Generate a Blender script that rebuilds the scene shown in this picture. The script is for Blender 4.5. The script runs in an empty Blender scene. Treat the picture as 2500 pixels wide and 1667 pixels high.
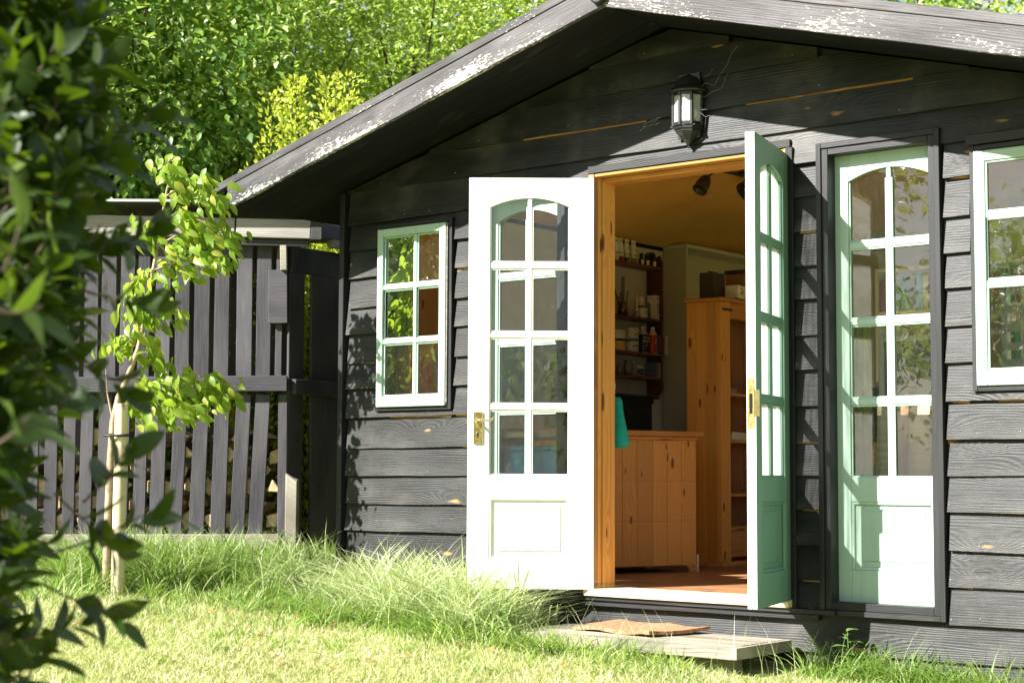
import bpy, bmesh, math, random
import numpy as np
from mathutils import Vector, Matrix, Quaternion

random.seed(7)
RNG = np.random.default_rng(11)
SC = bpy.context.scene
COL = SC.collection
PI = math.pi

# ------------------------------------------------------------------ camera
# world: x runs right along the shed's gable wall (y = 0), y goes into the shed, z up, z = 0 is the threshold
FPX = 4080.0
CAM = np.array([4.79727794, -6.58442462, 0.5547767])
ROT = np.array([[0.77847463, 0.62765716, 0.00487184],
                [0.04546563, -0.06412832, 0.99690543],
                [-0.62602726, 0.77584408, 0.0784591]])
cd = bpy.data.cameras.new('camera')
cam = bpy.data.objects.new('camera', cd)
COL.objects.link(cam)
cd.sensor_width = 36.0
cd.lens = FPX * 36.0 / 2500.0
cd.clip_start = 0.05
cd.clip_end = 500
cd.dof.use_dof = True
cd.dof.focus_distance = 8.0
cd.dof.aperture_fstop = 4.8
M = Matrix(((ROT[0][0], ROT[1][0], -ROT[2][0], CAM[0]),
            (ROT[0][1], ROT[1][1], -ROT[2][1], CAM[1]),
            (ROT[0][2], ROT[1][2], -ROT[2][2], CAM[2]),
            (0, 0, 0, 1)))
cam.matrix_world = M
SC.camera = cam

# ------------------------------------------------------------------ light
SUNDIR = Vector((0.40, 1.0, -0.80)).normalized()
world = bpy.data.worlds.new('World')
SC.world = world
world.use_nodes = True
wt = world.node_tree
bg = wt.nodes['Background']
sky = wt.nodes.new('ShaderNodeTexSky')
sky.sky_type = 'NISHITA'
sky.sun_disc = False
sky.sun_elevation = math.radians(36.6)
sky.sun_rotation = math.radians(201.8)
sky.air_density = 1.0
sky.dust_density = 1.0
tc = wt.nodes.new('ShaderNodeTexCoord')
mp = wt.nodes.new('ShaderNodeMapping')
mp.inputs['Scale'].default_value = (1.6, 1.6, 3.4)
cn = wt.nodes.new('ShaderNodeTexNoise')
cn.inputs['Scale'].default_value = 1.5
cn.inputs['Detail'].default_value = 9
cn.inputs['Roughness'].default_value = 0.56
cr = wt.nodes.new('ShaderNodeMapRange')
cr.inputs['From Min'].default_value = 0.42
cr.inputs['From Max'].default_value = 0.62
mx = wt.nodes.new('ShaderNodeMix')
mx.data_type = 'RGBA'
mx.inputs['B'].default_value = (5.4, 5.8, 6.4, 1)
wt.links.new(tc.outputs['Generated'], mp.inputs['Vector'])
wt.links.new(mp.outputs['Vector'], cn.inputs['Vector'])
wt.links.new(cn.outputs['Fac'], cr.inputs['Value'])
wt.links.new(cr.outputs['Result'], mx.inputs['Factor'])
wt.links.new(sky.outputs['Color'], mx.inputs['A'])
wt.links.new(mx.outputs['Result'], bg.inputs['Color'])
bg.inputs['Strength'].default_value = 0.05

sl = bpy.data.lights.new('sun', 'SUN')
sl.energy = 5.0
sl.angle = math.radians(0.55)
sl.color = (1.0, 0.965, 0.895)
sun = bpy.data.objects.new('sun', sl)
COL.objects.link(sun)
sun.rotation_euler = SUNDIR.to_track_quat('-Z', 'Y').to_euler()
sun.location = (-6, -12, 12)
SC.view_settings.view_transform = 'Standard'
SC.view_settings.look = 'None'
SC.view_settings.gamma = 1
SC.view_settings.use_curve_mapping = False
SC.view_settings.exposure = 1.78
SC.cycles.max_bounces = 10
SC.cycles.transparent_max_bounces = 24
SC.cycles.transmission_bounces = 8
SC.cycles.sample_clamp_indirect = 6.0
SC.cycles.caustics_reflective = False
SC.cycles.caustics_refractive = False


# ------------------------------------------------------------------ survey helpers (sight lines onto real planes)
def ray(x, y):
    return ROT.T @ np.array([(x - 1250.0) / FPX, -(y - 833.5) / FPX, 1.0])
def on_y(x, y, Y=0.0):
    d = ray(x, y); return CAM + d * ((Y - CAM[1]) / d[1])
def on_x(x, y, X=0.0):
    d = ray(x, y); return CAM + d * ((X - CAM[0]) / d[0])
def on_z(x, y, Z=0.0):
    d = ray(x, y); return CAM + d * ((Z - CAM[2]) / d[2])
def at(x, y, dep):
    return CAM + ray(x, y) * dep
FP0 = np.array([-2.52, 0.36, 0.0])              # corner of the log store
FU = np.array([-0.778, -0.628, 0.0])            # its front runs this way
FN = np.array([-0.628, 0.778, 0.0])
def on_f(x, y, off=0.0):
    d = ray(x, y)
    t = ((FP0 + FN * off - CAM) @ FN) / (d @ FN)
    p = CAM + d * t
    return float((p - FP0) @ FU), float(p[2])   # distance along the front, height
def ground_z(x, y):
    return -0.215 - 0.055 * x + 0.015 * y


# ------------------------------------------------------------------ object helpers
def link(name, me, parent=None, mat=None):
    o = bpy.data.objects.new(name, me)
    COL.objects.link(o)
    if parent is not None:
        o.parent = parent
    if mat is not None and me is not None and not me.materials:
        me.materials.append(mat)
    return o
def tag(o, label=None, cat=None, group=None, kind=None):
    if label: o['label'] = label
    if cat: o['category'] = cat
    if group: o['group'] = group
    if kind: o['kind'] = kind
    return o
def empty(name, loc=(0, 0, 0), rz=0.0, label=None, cat=None, group=None, parent=None):
    o = bpy.data.objects.new(name, None)
    o.empty_display_size = 0.1
    COL.objects.link(o)
    o.location = loc
    o.rotation_euler = (0, 0, rz)
    if parent is not None: o.parent = parent
    return tag(o, label, cat, group)
class MB:
    def __init__(s): s.v = []; s.f = []; s.sm = []
    def add(s, vs, fs, smooth=False):
        n = len(s.v); s.v += [tuple(map(float, p)) for p in vs]
        s.f += [tuple(i + n for i in f) for f in fs]; s.sm += [smooth] * len(fs)
    def box(s, x0, x1, y0, y1, z0, z1):
        s.add([(x0, y0, z0), (x1, y0, z0), (x1, y1, z0), (x0, y1, z0), (x0, y0, z1), (x1, y0, z1), (x1, y1, z1), (x0, y1, z1)],
              [(0, 3, 2, 1), (4, 5, 6, 7), (0, 1, 5, 4), (1, 2, 6, 5), (2, 3, 7, 6), (3, 0, 4, 7)])
        return s
    def hexa(s, p):      # eight corners in box order
        s.add(p, [(0, 3, 2, 1), (4, 5, 6, 7), (0, 1, 5, 4), (1, 2, 6, 5), (2, 3, 7, 6), (3, 0, 4, 7)]); return s
    def prism(s, poly, y0, y1):   # polygon in xz, extruded along y
        n = len(poly)
        vs = [(x, y0, z) for x, z in poly] + [(x, y1, z) for x, z in poly]
        fs = [tuple(range(n)), tuple(range(2 * n - 1, n - 1, -1))] + [(i, i + n, (i + 1) % n + n, (i + 1) % n) for i in range(n)]
        s.add(vs, fs); return s
    def lathe(s, prof, seg=12, c=(0, 0, 0), a0=0.0, a1=2 * PI, smooth=True):
        full = abs(a1 - a0 - 2 * PI) < 1e-6
        m = seg if full else seg + 1
        vs = []
        for r, z in prof:
            for k in range(m):
                a = a0 + (a1 - a0) * k / seg
                vs.append((c[0] + r * math.cos(a), c[1] + r * math.sin(a), c[2] + z))
        fs = []
        for i in range(len(prof) - 1):
            for k in range(seg if not full else m):
                k2 = (k + 1) % m
                if not full and k == m - 1: continue
                fs.append((i * m + k, i * m + k2, (i + 1) * m + k2, (i + 1) * m + k))
        s.add(vs, fs, smooth); return s
    def tube(s, pts, rad, seg=8, smooth=True, cap=True):
        pts = [Vector(p) for p in pts]; n = len(pts)
        if not hasattr(rad, '__len__'): rad = [rad] * n
        vs = []; prev = None
        for i, p in enumerate(pts):
            t = (pts[min(i + 1, n - 1)] - pts[max(i - 1, 0)]).normalized()
            if prev is None:
                a = t.orthogonal().normalized()
            else:
                a = (prev - t * prev.dot(t)).normalized()
            prev = a; b = t.cross(a)
            for k in range(seg):
                an = 2 * PI * k / seg
                q = p + (a * math.cos(an) + b * math.sin(an)) * rad[i]
                vs.append(tuple(q))
        fs = [(i * seg + k, i * seg + (k + 1) % seg, (i + 1) * seg + (k + 1) % seg, (i + 1) * seg + k) for i in range(n - 1) for k in range(seg)]
        s.add(vs, fs, smooth)
        if cap:
            s.add([vs[k] for k in range(seg)][::-1], [tuple(range(seg))])
            s.add([vs[(n - 1) * seg + k] for k in range(seg)], [tuple(range(seg))])
        return s
    def mesh(s, name, bevel=0.0, origin=None):
        me = bpy.data.meshes.new(name)
        v = s.v
        if origin is not None:
            v = [(a - origin[0], b - origin[1], c - origin[2]) for a, b, c in v]
        me.from_pydata(v, [], s.f)
        me.polygons.foreach_set('use_smooth', s.sm)
        bm = bmesh.new(); bm.from_mesh(me)
        if bevel > 0:
            bmesh.ops.bevel(bm, geom=list(bm.edges), offset=bevel, segments=1, affect='EDGES', clamp_overlap=True)
        bmesh.ops.recalc_face_normals(bm, faces=bm.faces)
        bm.to_mesh(me); bm.free()
        me.update()
        return me
    def build(s, name, mat, parent=None, bevel=0.0, origin=None):
        o = link(name, s.mesh(name, bevel, origin), parent, mat)
        if origin is not None: o.location = origin
        return o
def B(name, mat, parent, x0, x1, y0, y1, z0, z1, bevel=0.002):
    return MB().box(x0, x1, y0, y1, z0, z1).build(name, mat, parent, bevel, origin=((x0 + x1) / 2, (y0 + y1) / 2, (z0 + z1) / 2))
def text(name, s, size, loc, rx, rz, mat, parent, ext=0.0004, align='CENTER'):
    cu = bpy.data.curves.new(name, 'FONT'); cu.body = s; cu.size = size; cu.extrude = ext
    cu.align_x = align; cu.align_y = 'CENTER'; cu.resolution_u = 2
    o = bpy.data.objects.new(name, cu); COL.objects.link(o)
    dg = bpy.context.evaluated_depsgraph_get()
    me = bpy.data.meshes.new_from_object(o.evaluated_get(dg))
    bpy.data.objects.remove(o)
    p = link(name, me, parent, mat); p.location = loc; p.rotation_euler = (rx, 0, rz)
    return p


# ------------------------------------------------------------------ materials
class NT:
    def __init__(s, name):
        s.m = bpy.data.materials.new(name); s.m.use_nodes = True
        s.t = s.m.node_tree; s.n = s.t.nodes; s.n.clear()
        s.out = s.n.new('ShaderNodeOutputMaterial')
    def node(s, kind, **kw):
        x = s.n.new('ShaderNode' + kind)
        for k, v in kw.items(): setattr(x, k, v)
        return x
    def put(s, sock, v):
        if isinstance(v, bpy.types.NodeSocket): s.t.links.new(v, sock)
        elif v is not None:
            if hasattr(sock.default_value, '__len__') and not hasattr(v, '__len__'): v = (v,) * len(sock.default_value)
            if hasattr(sock.default_value, '__len__') and len(sock.default_value) == 4 and len(v) == 3: v = (*v, 1)
            sock.default_value = v
    def math(s, op, a, b=None, c=None, clamp=False):
        x = s.node('Math', operation=op, use_clamp=clamp)
        s.put(x.inputs[0], a)
        if b is not None: s.put(x.inputs[1], b)
        if c is not None: s.put(x.inputs[2], c)
        return x.outputs[0]
    def vmath(s, op, a, b):
        x = s.node('VectorMath', operation=op); s.put(x.inputs[0], a); s.put(x.inputs[1], b); return x.outputs[0]
    def noise(s, vec, scale, detail=3, rough=0.5, dist=0.0):
        x = s.node('TexNoise'); s.put(x.inputs['Vector'], vec); x.inputs['Scale'].default_value = scale
        x.inputs['Detail'].default_value = detail; x.inputs['Roughness'].default_value = rough; x.inputs['Distortion'].default_value = dist
        return x.outputs['Fac']
    def rng(s, v, a, b, c=0.0, d=1.0, smooth=False):
        x = s.node('MapRange'); x.interpolation_type = 'SMOOTHSTEP' if smooth else 'LINEAR'
        for i, q in enumerate((v, a, b, c, d)): s.put(x.inputs[i], q)
        return x.outputs[0]
    def mix(s, f, a, b, blend='MIX'):
        x = s.node('Mix', data_type='RGBA', blend_type=blend)
        s.put(x.inputs['Factor'], f); s.put(x.inputs[6], a); s.put(x.inputs[7], b); return x.outputs[2]
    def bump(s, h, strength, dist=0.002, normal=None):
        x = s.node('Bump'); x.inputs['Strength'].default_value = strength; x.inputs['Distance'].default_value = dist
        s.put(x.inputs['Height'], h)
        if normal is not None: s.put(x.inputs['Normal'], normal)
        return x.outputs[0]
    def bsdf(s, col, rough=0.6, normal=None, metal=0.0, spec=0.5, **kw):
        x = s.node('BsdfPrincipled'); s.put(x.inputs['Base Color'], col); s.put(x.inputs['Roughness'], rough)
        x.inputs['Metallic'].default_value = metal; x.inputs['Specular IOR Level'].default_value = spec
        if normal is not None: s.put(x.inputs['Normal'], normal)
        for k, v in kw.items(): s.put(x.inputs[k], v)
        return x.outputs[0]
    def done(s, sh): s.t.links.new(sh, s.out.inputs['Surface']); return s.m
    def coords(s):
        tc = s.node('TexCoord').outputs['Object']
        r = s.node('ObjectInfo').outputs['Random']
        c = s.node('CombineXYZ')
        for i, k in enumerate((37.0, 19.0, 53.0)): s.put(c.inputs[i], s.math('MULTIPLY', r, k))
        return s.vmath('ADD', tc, c.outputs[0]), tc, r

def wood(name, dark, light, knot, axis='X', freq=34.0, warp=1.6, ring=3.0, knots=0.55, rough=0.6, bump=0.5, ks=(1.5, 5.5), vary=0.25, spec=0.4, fine=0.5, knot_lo=None, dirt=None, contrast=(0.25, 0.8), flake=None, ksz=(0.05, 0.14), blotch=False):
    s = NT(name); v, tc, r = s.coords()
    sp = s.node('SeparateXYZ'); s.put(sp.inputs[0], v)
    X, Y, Z = sp.outputs
    if axis == 'X': L, C1, C2 = X, Z, Y
    elif axis == 'Z': L, C1, C2 = Z, X, Y
    else: L, C1, C2 = Y, Z, X
    cross = s.math('ADD', C1, s.math('MULTIPLY', C2, 1.0))
    def vec(a, b, c2=0.0):
        c = s.node('CombineXYZ'); s.put(c.inputs[0], s.math('MULTIPLY', L, a)); s.put(c.inputs[1], s.math('MULTIPLY', cross, b)); return c.outputs[0]
    vo = s.node('TexVoronoi', voronoi_dimensions='2D'); s.put(vo.inputs['Vector'], vec(*ks)); vo.inputs['Scale'].default_value = 1.0
    d = vo.outputs['Distance']; cs = s.node('SeparateColor'); s.put(cs.inputs[0], vo.outputs['Color'])
    has = s.math('LESS_THAN', cs.outputs[0], knots)
    infl = s.math('MULTIPLY', s.math('POWER', s.rng(d, 0.0, 0.55, 1.0, 0.0), 2.0), has)
    size = s.math('MULTIPLY_ADD', cs.outputs[1], ksz[1] - ksz[0], ksz[0])
    n_k = s.noise(vec(9, 30), 1.0, 3)
    kd = s.math('ADD', d, s.math('MULTIPLY', s.math('SUBTRACT', n_k, 0.5), 0.17))
    kmask = s.math('MULTIPLY', s.rng(s.math('SUBTRACT', kd, size), -0.03, 0.03, 1.0, 0.0, True), has)
    w1 = s.noise(vec(0.9, 5.0), 1.0, 3)
    ph = s.math('ADD', s.math('MULTIPLY', cross, freq), s.math('ADD', s.math('MULTIPLY', w1, warp * 4), s.math('MULTIPLY', infl, ring)))
    sn = s.math('MULTIPLY_ADD', s.math('SINE', s.math('MULTIPLY', ph, 6.283)), 0.5, 0.5)
    fn = s.noise(vec(5.0, 160.0), 1.0, 4, 0.65)
    pat = s.noise(vec(1.3, 3.5), 1.0, 3)
    amp = s.rng(s.noise(vec(0.8, 6.0), 1.3, 3), 0.38, 0.66, 0.12, 1.0)
    sn = s.math('ADD', s.math('MULTIPLY', s.math('SUBTRACT', sn, 0.5), amp), 0.5)
    g = s.math('ADD', s.math('MULTIPLY', sn, 1 - fine), s.math('MULTIPLY', fn, fine))
    g2 = s.rng(s.math('ADD', g, s.math('MULTIPLY', s.math('SUBTRACT', pat, 0.5), 0.9)), contrast[0], contrast[1])
    col = s.mix(g2, dark, light)
    if dirt: col = s.mix(s.rng(s.noise(tc, 2.2, 4, 0.6), 0.5, 0.72), col, dirt)
    if blotch:
        b1 = s.rng(s.noise(vec(1.1, 4.0), 1.7, 5, 0.6), 0.32, 0.68, 0.45, 1.5)
        cmb = s.node('CombineXYZ')
        for i_ in range(3): s.put(cmb.inputs[i_], b1)
        col = s.mix(1.0, col, cmb.outputs[0], 'MULTIPLY')
        col = s.mix(s.rng(s.noise(vec(30, 60), 1.0, 3, .7), 0.70, 0.78, 0, .5), col, (0.22, 0.21, 0.20))
    hv = s.node('HueSaturation'); s.put(hv.inputs['Color'], col); s.put(hv.inputs['Value'], s.math('MULTIPLY_ADD', r, 2 * vary, 1 - vary)); col = hv.outputs[0]
    kc = knot if knot_lo is None else s.mix(s.rng(cs.outputs[2], 0.30, 0.40), knot_lo, knot)
    col = s.mix(s.math('MULTIPLY', kmask, 0.9), col, kc)
    h = s.math('SUBTRACT', g, s.math('MULTIPLY', kmask, 0.4))
    if flake:
        fc, lo, hi, fz0, fz1 = flake
        spt = s.node('SeparateXYZ'); s.put(spt.inputs[0], tc)
        zz = spt.outputs[2]
        band = s.rng(zz, fz0, fz1, 0.0, 1.0)
        fl = s.noise(vec(34, 150), 1.0, 4, 0.7)
        big = s.noise(vec(2.0, 9.0), 1.0, 3)
        tt = s.math('ADD', fl, s.math('ADD', s.math('MULTIPLY', s.math('SUBTRACT', big, 0.5), 0.75), s.math('MULTIPLY', band, 0.15)))
        fm = s.rng(tt, lo, hi)
        col = s.mix(fm, col, fc); h = s.math('ADD', h, s.math('MULTIPLY', fm, 0.6))
    nb = s.bump(h, bump, 0.0025)
    return s.done(s.bsdf(col, rough, nb, spec=spec))

def plain(name, col, rough=0.5, var=0.12, scale=8.0, metal=0.0, spec=0.5, bump=0.15, **kw):
    s = NT(name); v, tc, r = s.coords()
    n = s.noise(v, scale, 5, 0.6)
    c2 = tuple(x * (1 - var * 2) for x in col); c3 = tuple(min(1, x * (1 + var)) for x in col)
    c = s.mix(s.rng(n, 0.3, 0.7), c2, c3)
    return s.done(s.bsdf(c, rough, s.bump(s.noise(v, scale * 9, 3), bump, 0.001), metal, spec, **kw))

def paint(name, col, dirt, rough=0.42):
    s = NT(name); v, tc, r = s.coords()
    n = s.noise(v, 3.0, 6, 0.65); sc = s.noise(s.vmath('MULTIPLY', v, (60, 60, 2.5)), 1.0, 3)
    sp = s.noise(v, 55, 3, 0.6)
    c = s.mix(s.rng(n, 0.45, 0.85, 0, 0.35), col, dirt)
    c = s.mix(s.rng(sp, 0.70, 0.76, 0, 0.5), c, dirt)
    ch = s.math('MULTIPLY', s.rng(s.noise(v, 38, 5, 0.75), 0.68, 0.70), s.rng(s.noise(v, 4.2, 3), 0.50, 0.62))
    c = s.mix(ch, c, (0.16, 0.11, 0.07))
    stz = s.rng(s.noise(s.vmath('MULTIPLY', v, (16, 16, 1.2)), 1.0, 5, 0.7), 0.52, 0.80, 0, 0.4)
    c = s.mix(stz, c, tuple(q * .62 for q in dirt))
    h = s.math('ADD', s.math('MULTIPLY', sc, 0.6), s.noise(v, 30, 3))
    return s.done(s.bsdf(c, rough, s.bump(h, 0.25, 0.0012), spec=0.4))

def leafmat(name, ca, cb, cc=None, rough=0.42, trans=0.45, tcol=None, spec=0.5):
    s = NT(name)
    at_ = s.node('Attribute', attribute_type='GEOMETRY', attribute_name='tint').outputs['Fac']
    rnd = s.node('ObjectInfo').outputs['Random']
    f = s.math('FRACT', s.math('ADD', at_, rnd))
    c = s.mix(s.rng(f, 0.0, 0.8), ca, cb)
    if cc: c = s.mix(s.rng(f, 0.88, 0.9), c, cc)
    pr = s.bsdf(c, rough, spec=spec)
    tr = s.node('BsdfTranslucent')
    tc_ = s.mix(0.75, c, tcol if tcol else tuple(min(1, q * 2.2) for q in cb))
    s.put(tr.inputs['Color'], tc_)
    mxs = s.node('MixShader'); mxs.inputs[0].default_value = trans
    s.t.links.new(pr, mxs.inputs[1]); s.t.links.new(tr.outputs[0], mxs.inputs[2])
    return s.done(mxs.outputs[0])

def glassmat(name, refl=1.0, dust_glare=0.05, dust_glare_col=(0.6, 0.62, 0.55), rough=0.0, ior=1.6):
    s = NT(name); v, tc, r = s.coords()
    fr = s.node('Fresnel'); fr.inputs['IOR'].default_value = ior
    wav = s.bump(s.noise(v, 5.0, 2), 0.05, 0.01)
    gl = s.node('BsdfGlossy'); gl.inputs['Roughness'].default_value = rough; s.put(gl.inputs['Normal'], wav)
    tr = s.node('BsdfTransparent'); tr.inputs['Color'].default_value = (0.92, 0.95, 0.92, 1)
    a = s.node('MixShader'); s.put(a.inputs[0], s.math('MULTIPLY', fr.outputs[0], refl, clamp=True))
    s.t.links.new(tr.outputs[0], a.inputs[1]); s.t.links.new(gl.outputs[0], a.inputs[2])
    df = s.node('BsdfDiffuse'); s.put(df.inputs['Color'], dust_glare_col)
    specks = s.math('MAXIMUM', s.rng(s.noise(v, 190, 2, 0.5), 0.74, 0.80, 0, 0.35), s.rng(s.noise(s.vmath('MULTIPLY', v, (14, 14, 5)), 3.0, 6, 0.7), 0.5, 0.8, 0.0, dust_glare * 2.5))
    b = s.node('MixShader'); s.put(b.inputs[0], s.math('ADD', specks, dust_glare, clamp=True))
    s.t.links.new(a.outputs[0], b.inputs[1]); s.t.links.new(df.outputs[0], b.inputs[2])
    return s.done(b.outputs[0])

OCHRE = (0.42, 0.22, 0.06)
M_board = wood('black_stained_board', (0.002, 0.0022, 0.0026), (0.043, 0.044, 0.046), OCHRE, 'X', freq=80, warp=1.6, ring=9, knots=0.6, rough=0.49, spec=.36, bump=0.8, ks=(1.6, 5.0), vary=0.2, blotch=True, knot_lo=(0.022, 0.02, 0.02), contrast=(0.10, 0.95), fine=.68, ksz=(.015, .060), dirt=(0.062, 0.058, 0.053))
M_trim = wood('black_stained_trim', (0.006, 0.0065, 0.008), (0.030, 0.030, 0.033), (0.03, 0.028, 0.026), 'X', freq=130, rough=0.5, bump=0.45, knots=0.3, vary=0.12, fine=0.7)
M_trimv = wood('black_stained_upright', (0.006, 0.0065, 0.008), (0.030, 0.030, 0.033), (0.03, 0.028, 0.026), 'Z', freq=130, rough=0.5, bump=0.45, knots=0.3, vary=0.12, fine=0.7)
M_raw = wood('raw_board_edge', (0.30, 0.14, 0.045), (0.52, 0.28, 0.10), (0.2, 0.08, 0.03), 'X', rough=0.7, bump=0.4)
M_barge = wood('flaking_barge_board', (0.018, 0.017, 0.020), (0.115, 0.107, 0.113), (0.05, 0.035, 0.03), 'X', freq=90, rough=0.55, bump=0.8, knots=0.45, vary=0.08, fine=0.8, blotch=True, ksz=(.03,.09), flake=((0.72, 0.69, 0.64), 0.68, 0.74, 0.11, 0.0))
M_soffit = wood('black_soffit_board', (0.003, 0.0035, 0.004), (0.010, 0.0105, 0.011), (0.02, 0.02, 0.02), 'X', rough=0.75, spec=.2, bump=0.4)
M_slat = wood('grey_black_slat', (0.016, 0.015, 0.019), (0.100, 0.093, 0.106), (0.04, 0.035, 0.035), 'Z', freq=120, warp=0.8, rough=0.6, bump=0.5, knots=0.2, vary=0.22, fine=0.7)
M_slath = wood('grey_black_rail', (0.016, 0.015, 0.019), (0.100, 0.093, 0.106), (0.03, 0.028, 0.03), 'X', freq=110, warp=1.0, rough=0.6, bump=0.5, knots=0.5, vary=0.15, fine=0.6)
M_bleach = wood('bleached_beam', (0.22, 0.20, 0.185), (0.46, 0.42, 0.385), (0.12, 0.10, 0.09), 'X', freq=60, rough=0.7, bump=0.5, knots=0.2, vary=0.1, fine=0.7, dirt=(0.2, 0.18, 0.165))
M_grey = wood('weathered_grey_wood', (0.13, 0.115, 0.09), (0.42, 0.38, 0.31), (0.1, 0.08, 0.06), 'X', freq=70, rough=0.75, bump=0.9, knots=0.2, vary=0.15, fine=0.7, dirt=(0.12, 0.13, 0.08))
M_pine = wood('varnished_pine', (0.46, 0.175, 0.028), (0.74, 0.375, 0.085), (0.11, 0.030, 0.008), 'Z', freq=38, warp=1.8, ring=2.0, ksz=(.04,.11), knots=0.5, rough=0.38, bump=0.1, ks=(3.6, 11.0), vary=0.14, fine=0.35, contrast=(-0.55, 1.3))
M_pineh = wood('varnished_pine_rail', (0.42, 0.17, 0.035), (0.66, 0.32, 0.09), (0.12, 0.035, 0.01), 'X', freq=26, knots=0.3, rough=0.4, bump=0.1, vary=0.08, fine=0.3, contrast=(0.0, 1.0))
M_piney = wood('varnished_pine_depth', (0.42, 0.17, 0.035), (0.64, 0.31, 0.085), (0.12, 0.035, 0.01), 'Y', freq=26, knots=0.3, rough=0.4, bump=0.1, vary=0.08, fine=0.3, contrast=(0.0, 1.0))
M_jamb = wood('pine_door_jamb', (0.50, 0.22, 0.040), (0.78, 0.42, 0.11), (0.10, 0.028, 0.01), 'Z', freq=26, warp=0.8, ksz=(.05,.15), knots=0.65, rough=0.35, bump=0.12, ks=(2.6, 11.0), vary=0.12, fine=0.3, contrast=(0.0, 1.0))
M_jambo = wood('dull_brown_jamb', (0.25, 0.12, 0.055), (0.42, 0.22, 0.11), (0.07, 0.03, 0.02), 'Z', freq=30, knots=0.4, rough=0.6, bump=0.3, vary=0.1)
M_sill = wood('pale_pine_sill', (0.62, 0.44, 0.26), (0.80, 0.66, 0.46), (0.4, 0.2, 0.1), 'X', knots=0.2, rough=0.5, bump=0.2)
M_floor = wood('brown_floor_board', (0.24, 0.11, 0.05), (0.42, 0.22, 0.11), (0.1, 0.04, 0.02), 'X', freq=20, rough=0.45, bump=0.1)
M_ply = plain('plywood_ceiling', (0.92, 0.52, 0.13), 0.45, 0.08, 2.0, bump=0.4)
M_inner = plain('pale_inner_lining', (0.68, 0.65, 0.58), 0.7, 0.08, 3.0)
M_red = wood('red_brown_shelf', (0.10, 0.025, 0.015), (0.20, 0.06, 0.035), (0.05, 0.02, 0.01), 'Y', rough=0.4, bump=0.1)
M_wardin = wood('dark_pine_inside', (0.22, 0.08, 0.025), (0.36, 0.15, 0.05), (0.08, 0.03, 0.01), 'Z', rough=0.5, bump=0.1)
M_white = paint('white_gloss_paint', (0.80, 0.80, 0.77), (0.62, 0.58, 0.47))
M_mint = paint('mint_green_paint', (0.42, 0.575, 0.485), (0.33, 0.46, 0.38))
M_mintshade = paint('shaded_mint_paint', (0.165, 0.30, 0.232), (0.13, 0.25, 0.19))  # mint darkened: the right leaf's shade is put into its colour
M_cream = plain('cream_laminate', (0.62, 0.56, 0.44), 0.5, 0.05, 2.0)
M_shelfw = plain('white_laminate', (0.70, 0.66, 0.58), 0.5, 0.05, 2.0)
M_glass = glassmat('window_glass', 2.9, 0.010)
M_dglass = glassmat('door_glass', 1.3, 0.008)
def dustyglass():
    s = NT('dusty_glass'); v, tc, r = s.coords()
    tr = s.node('BsdfTransparent'); tl = s.node('BsdfTranslucent'); df = s.node('BsdfDiffuse')
    tl.inputs['Color'].default_value = (.85, .87, .84, 1); df.inputs['Color'].default_value = (.8, .82, .8, 1)
    a = s.node('MixShader'); a.inputs[0].default_value = .35
    s.t.links.new(tl.outputs[0], a.inputs[1]); s.t.links.new(df.outputs[0], a.inputs[2])
    b = s.node('MixShader'); s.put(b.inputs[0], s.rng(s.noise(s.vmath('MULTIPLY', v, (20, 20, 3)), 2.0, 4), .3, .7, .55, .85))
    s.t.links.new(tr.outputs[0], b.inputs[1]); s.t.links.new(a.outputs[0], b.inputs[2])
    return s.done(b.outputs[0])
M_dusty = dustyglass()
M_brass = plain('aged_brass', (0.60, 0.44, 0.16), 0.32, 0.35, 60.0, metal=0.9, bump=0.8)
M_brassp = plain('polished_brass', (0.80, 0.66, 0.36), 0.22, 0.1, 20.0, metal=1.0, bump=0.1)
M_steel = plain('dull_steel', (0.35, 0.32, 0.28), 0.45, 0.2, 40, metal=0.8)
M_blackm = plain('black_metal', (0.022, 0.023, 0.024), 0.35, 0.2, 25, spec=0.6)
M_blackp = plain('black_plastic', (0.015, 0.015, 0.016), 0.4, 0.1, 10)
M_felt = plain('roofing_felt', (0.05, 0.052, 0.05), 0.9, 0.2, 30)
M_hole = plain('keyhole_black', (0.004, 0.004, 0.004), 0.9, 0.0)
M_bulb = plain('milky_bulb', (0.85, 0.84, 0.78), 0.25, 0.03)
M_darkblue = plain('dark_blue_black_lacquer', (0.016, 0.024, 0.034), 0.4, 0.1, 4)
M_teal = plain('teal_cloth', (0.0, 0.30, 0.255), 0.85, 0.12, 14, bump=0.6)
M_blue = plain('bright_blue_plastic', (0.13, 0.45, 0.86), 0.4, 0.10, 8)
M_coir = plain('coir_mat', (0.40, 0.20, 0.105), 0.95, 0.3, 45, bump=1.0)
M_green = plain('olive_green_cloth', (0.52, 0.48, 0.10), 0.85, 0.15, 6, bump=0.5, **{'Transmission Weight': 0.0})
M_card = plain('brown_card', (0.30, 0.17, 0.08), 0.8, 0.1, 6)
M_cardd = plain('dark_card', (0.05, 0.035, 0.028), 0.8, 0.1, 6)
M_paper = plain('off_white_paper', (0.78, 0.74, 0.62), 0.7, 0.08, 20)
M_ink = plain('black_print', (0.02, 0.02, 0.02), 0.7, 0.0)
M_inkg = plain('green_print', (0.04, 0.16, 0.05), 0.7, 0.0)
M_wprint = plain('white_print', (0.8, 0.8, 0.78), 0.6, 0.0)
M_redp = plain('red_plastic', (0.60, 0.03, 0.015), 0.35, 0.05)
M_darkp = plain('dark_brown_label', (0.035, 0.02, 0.02), 0.4, 0.1)
M_amber = plain('amber_label', (0.75, 0.42, 0.05), 0.5, 0.1)
M_orange = plain('orange_label', (0.65, 0.16, 0.03), 0.5, 0.1)
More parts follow.
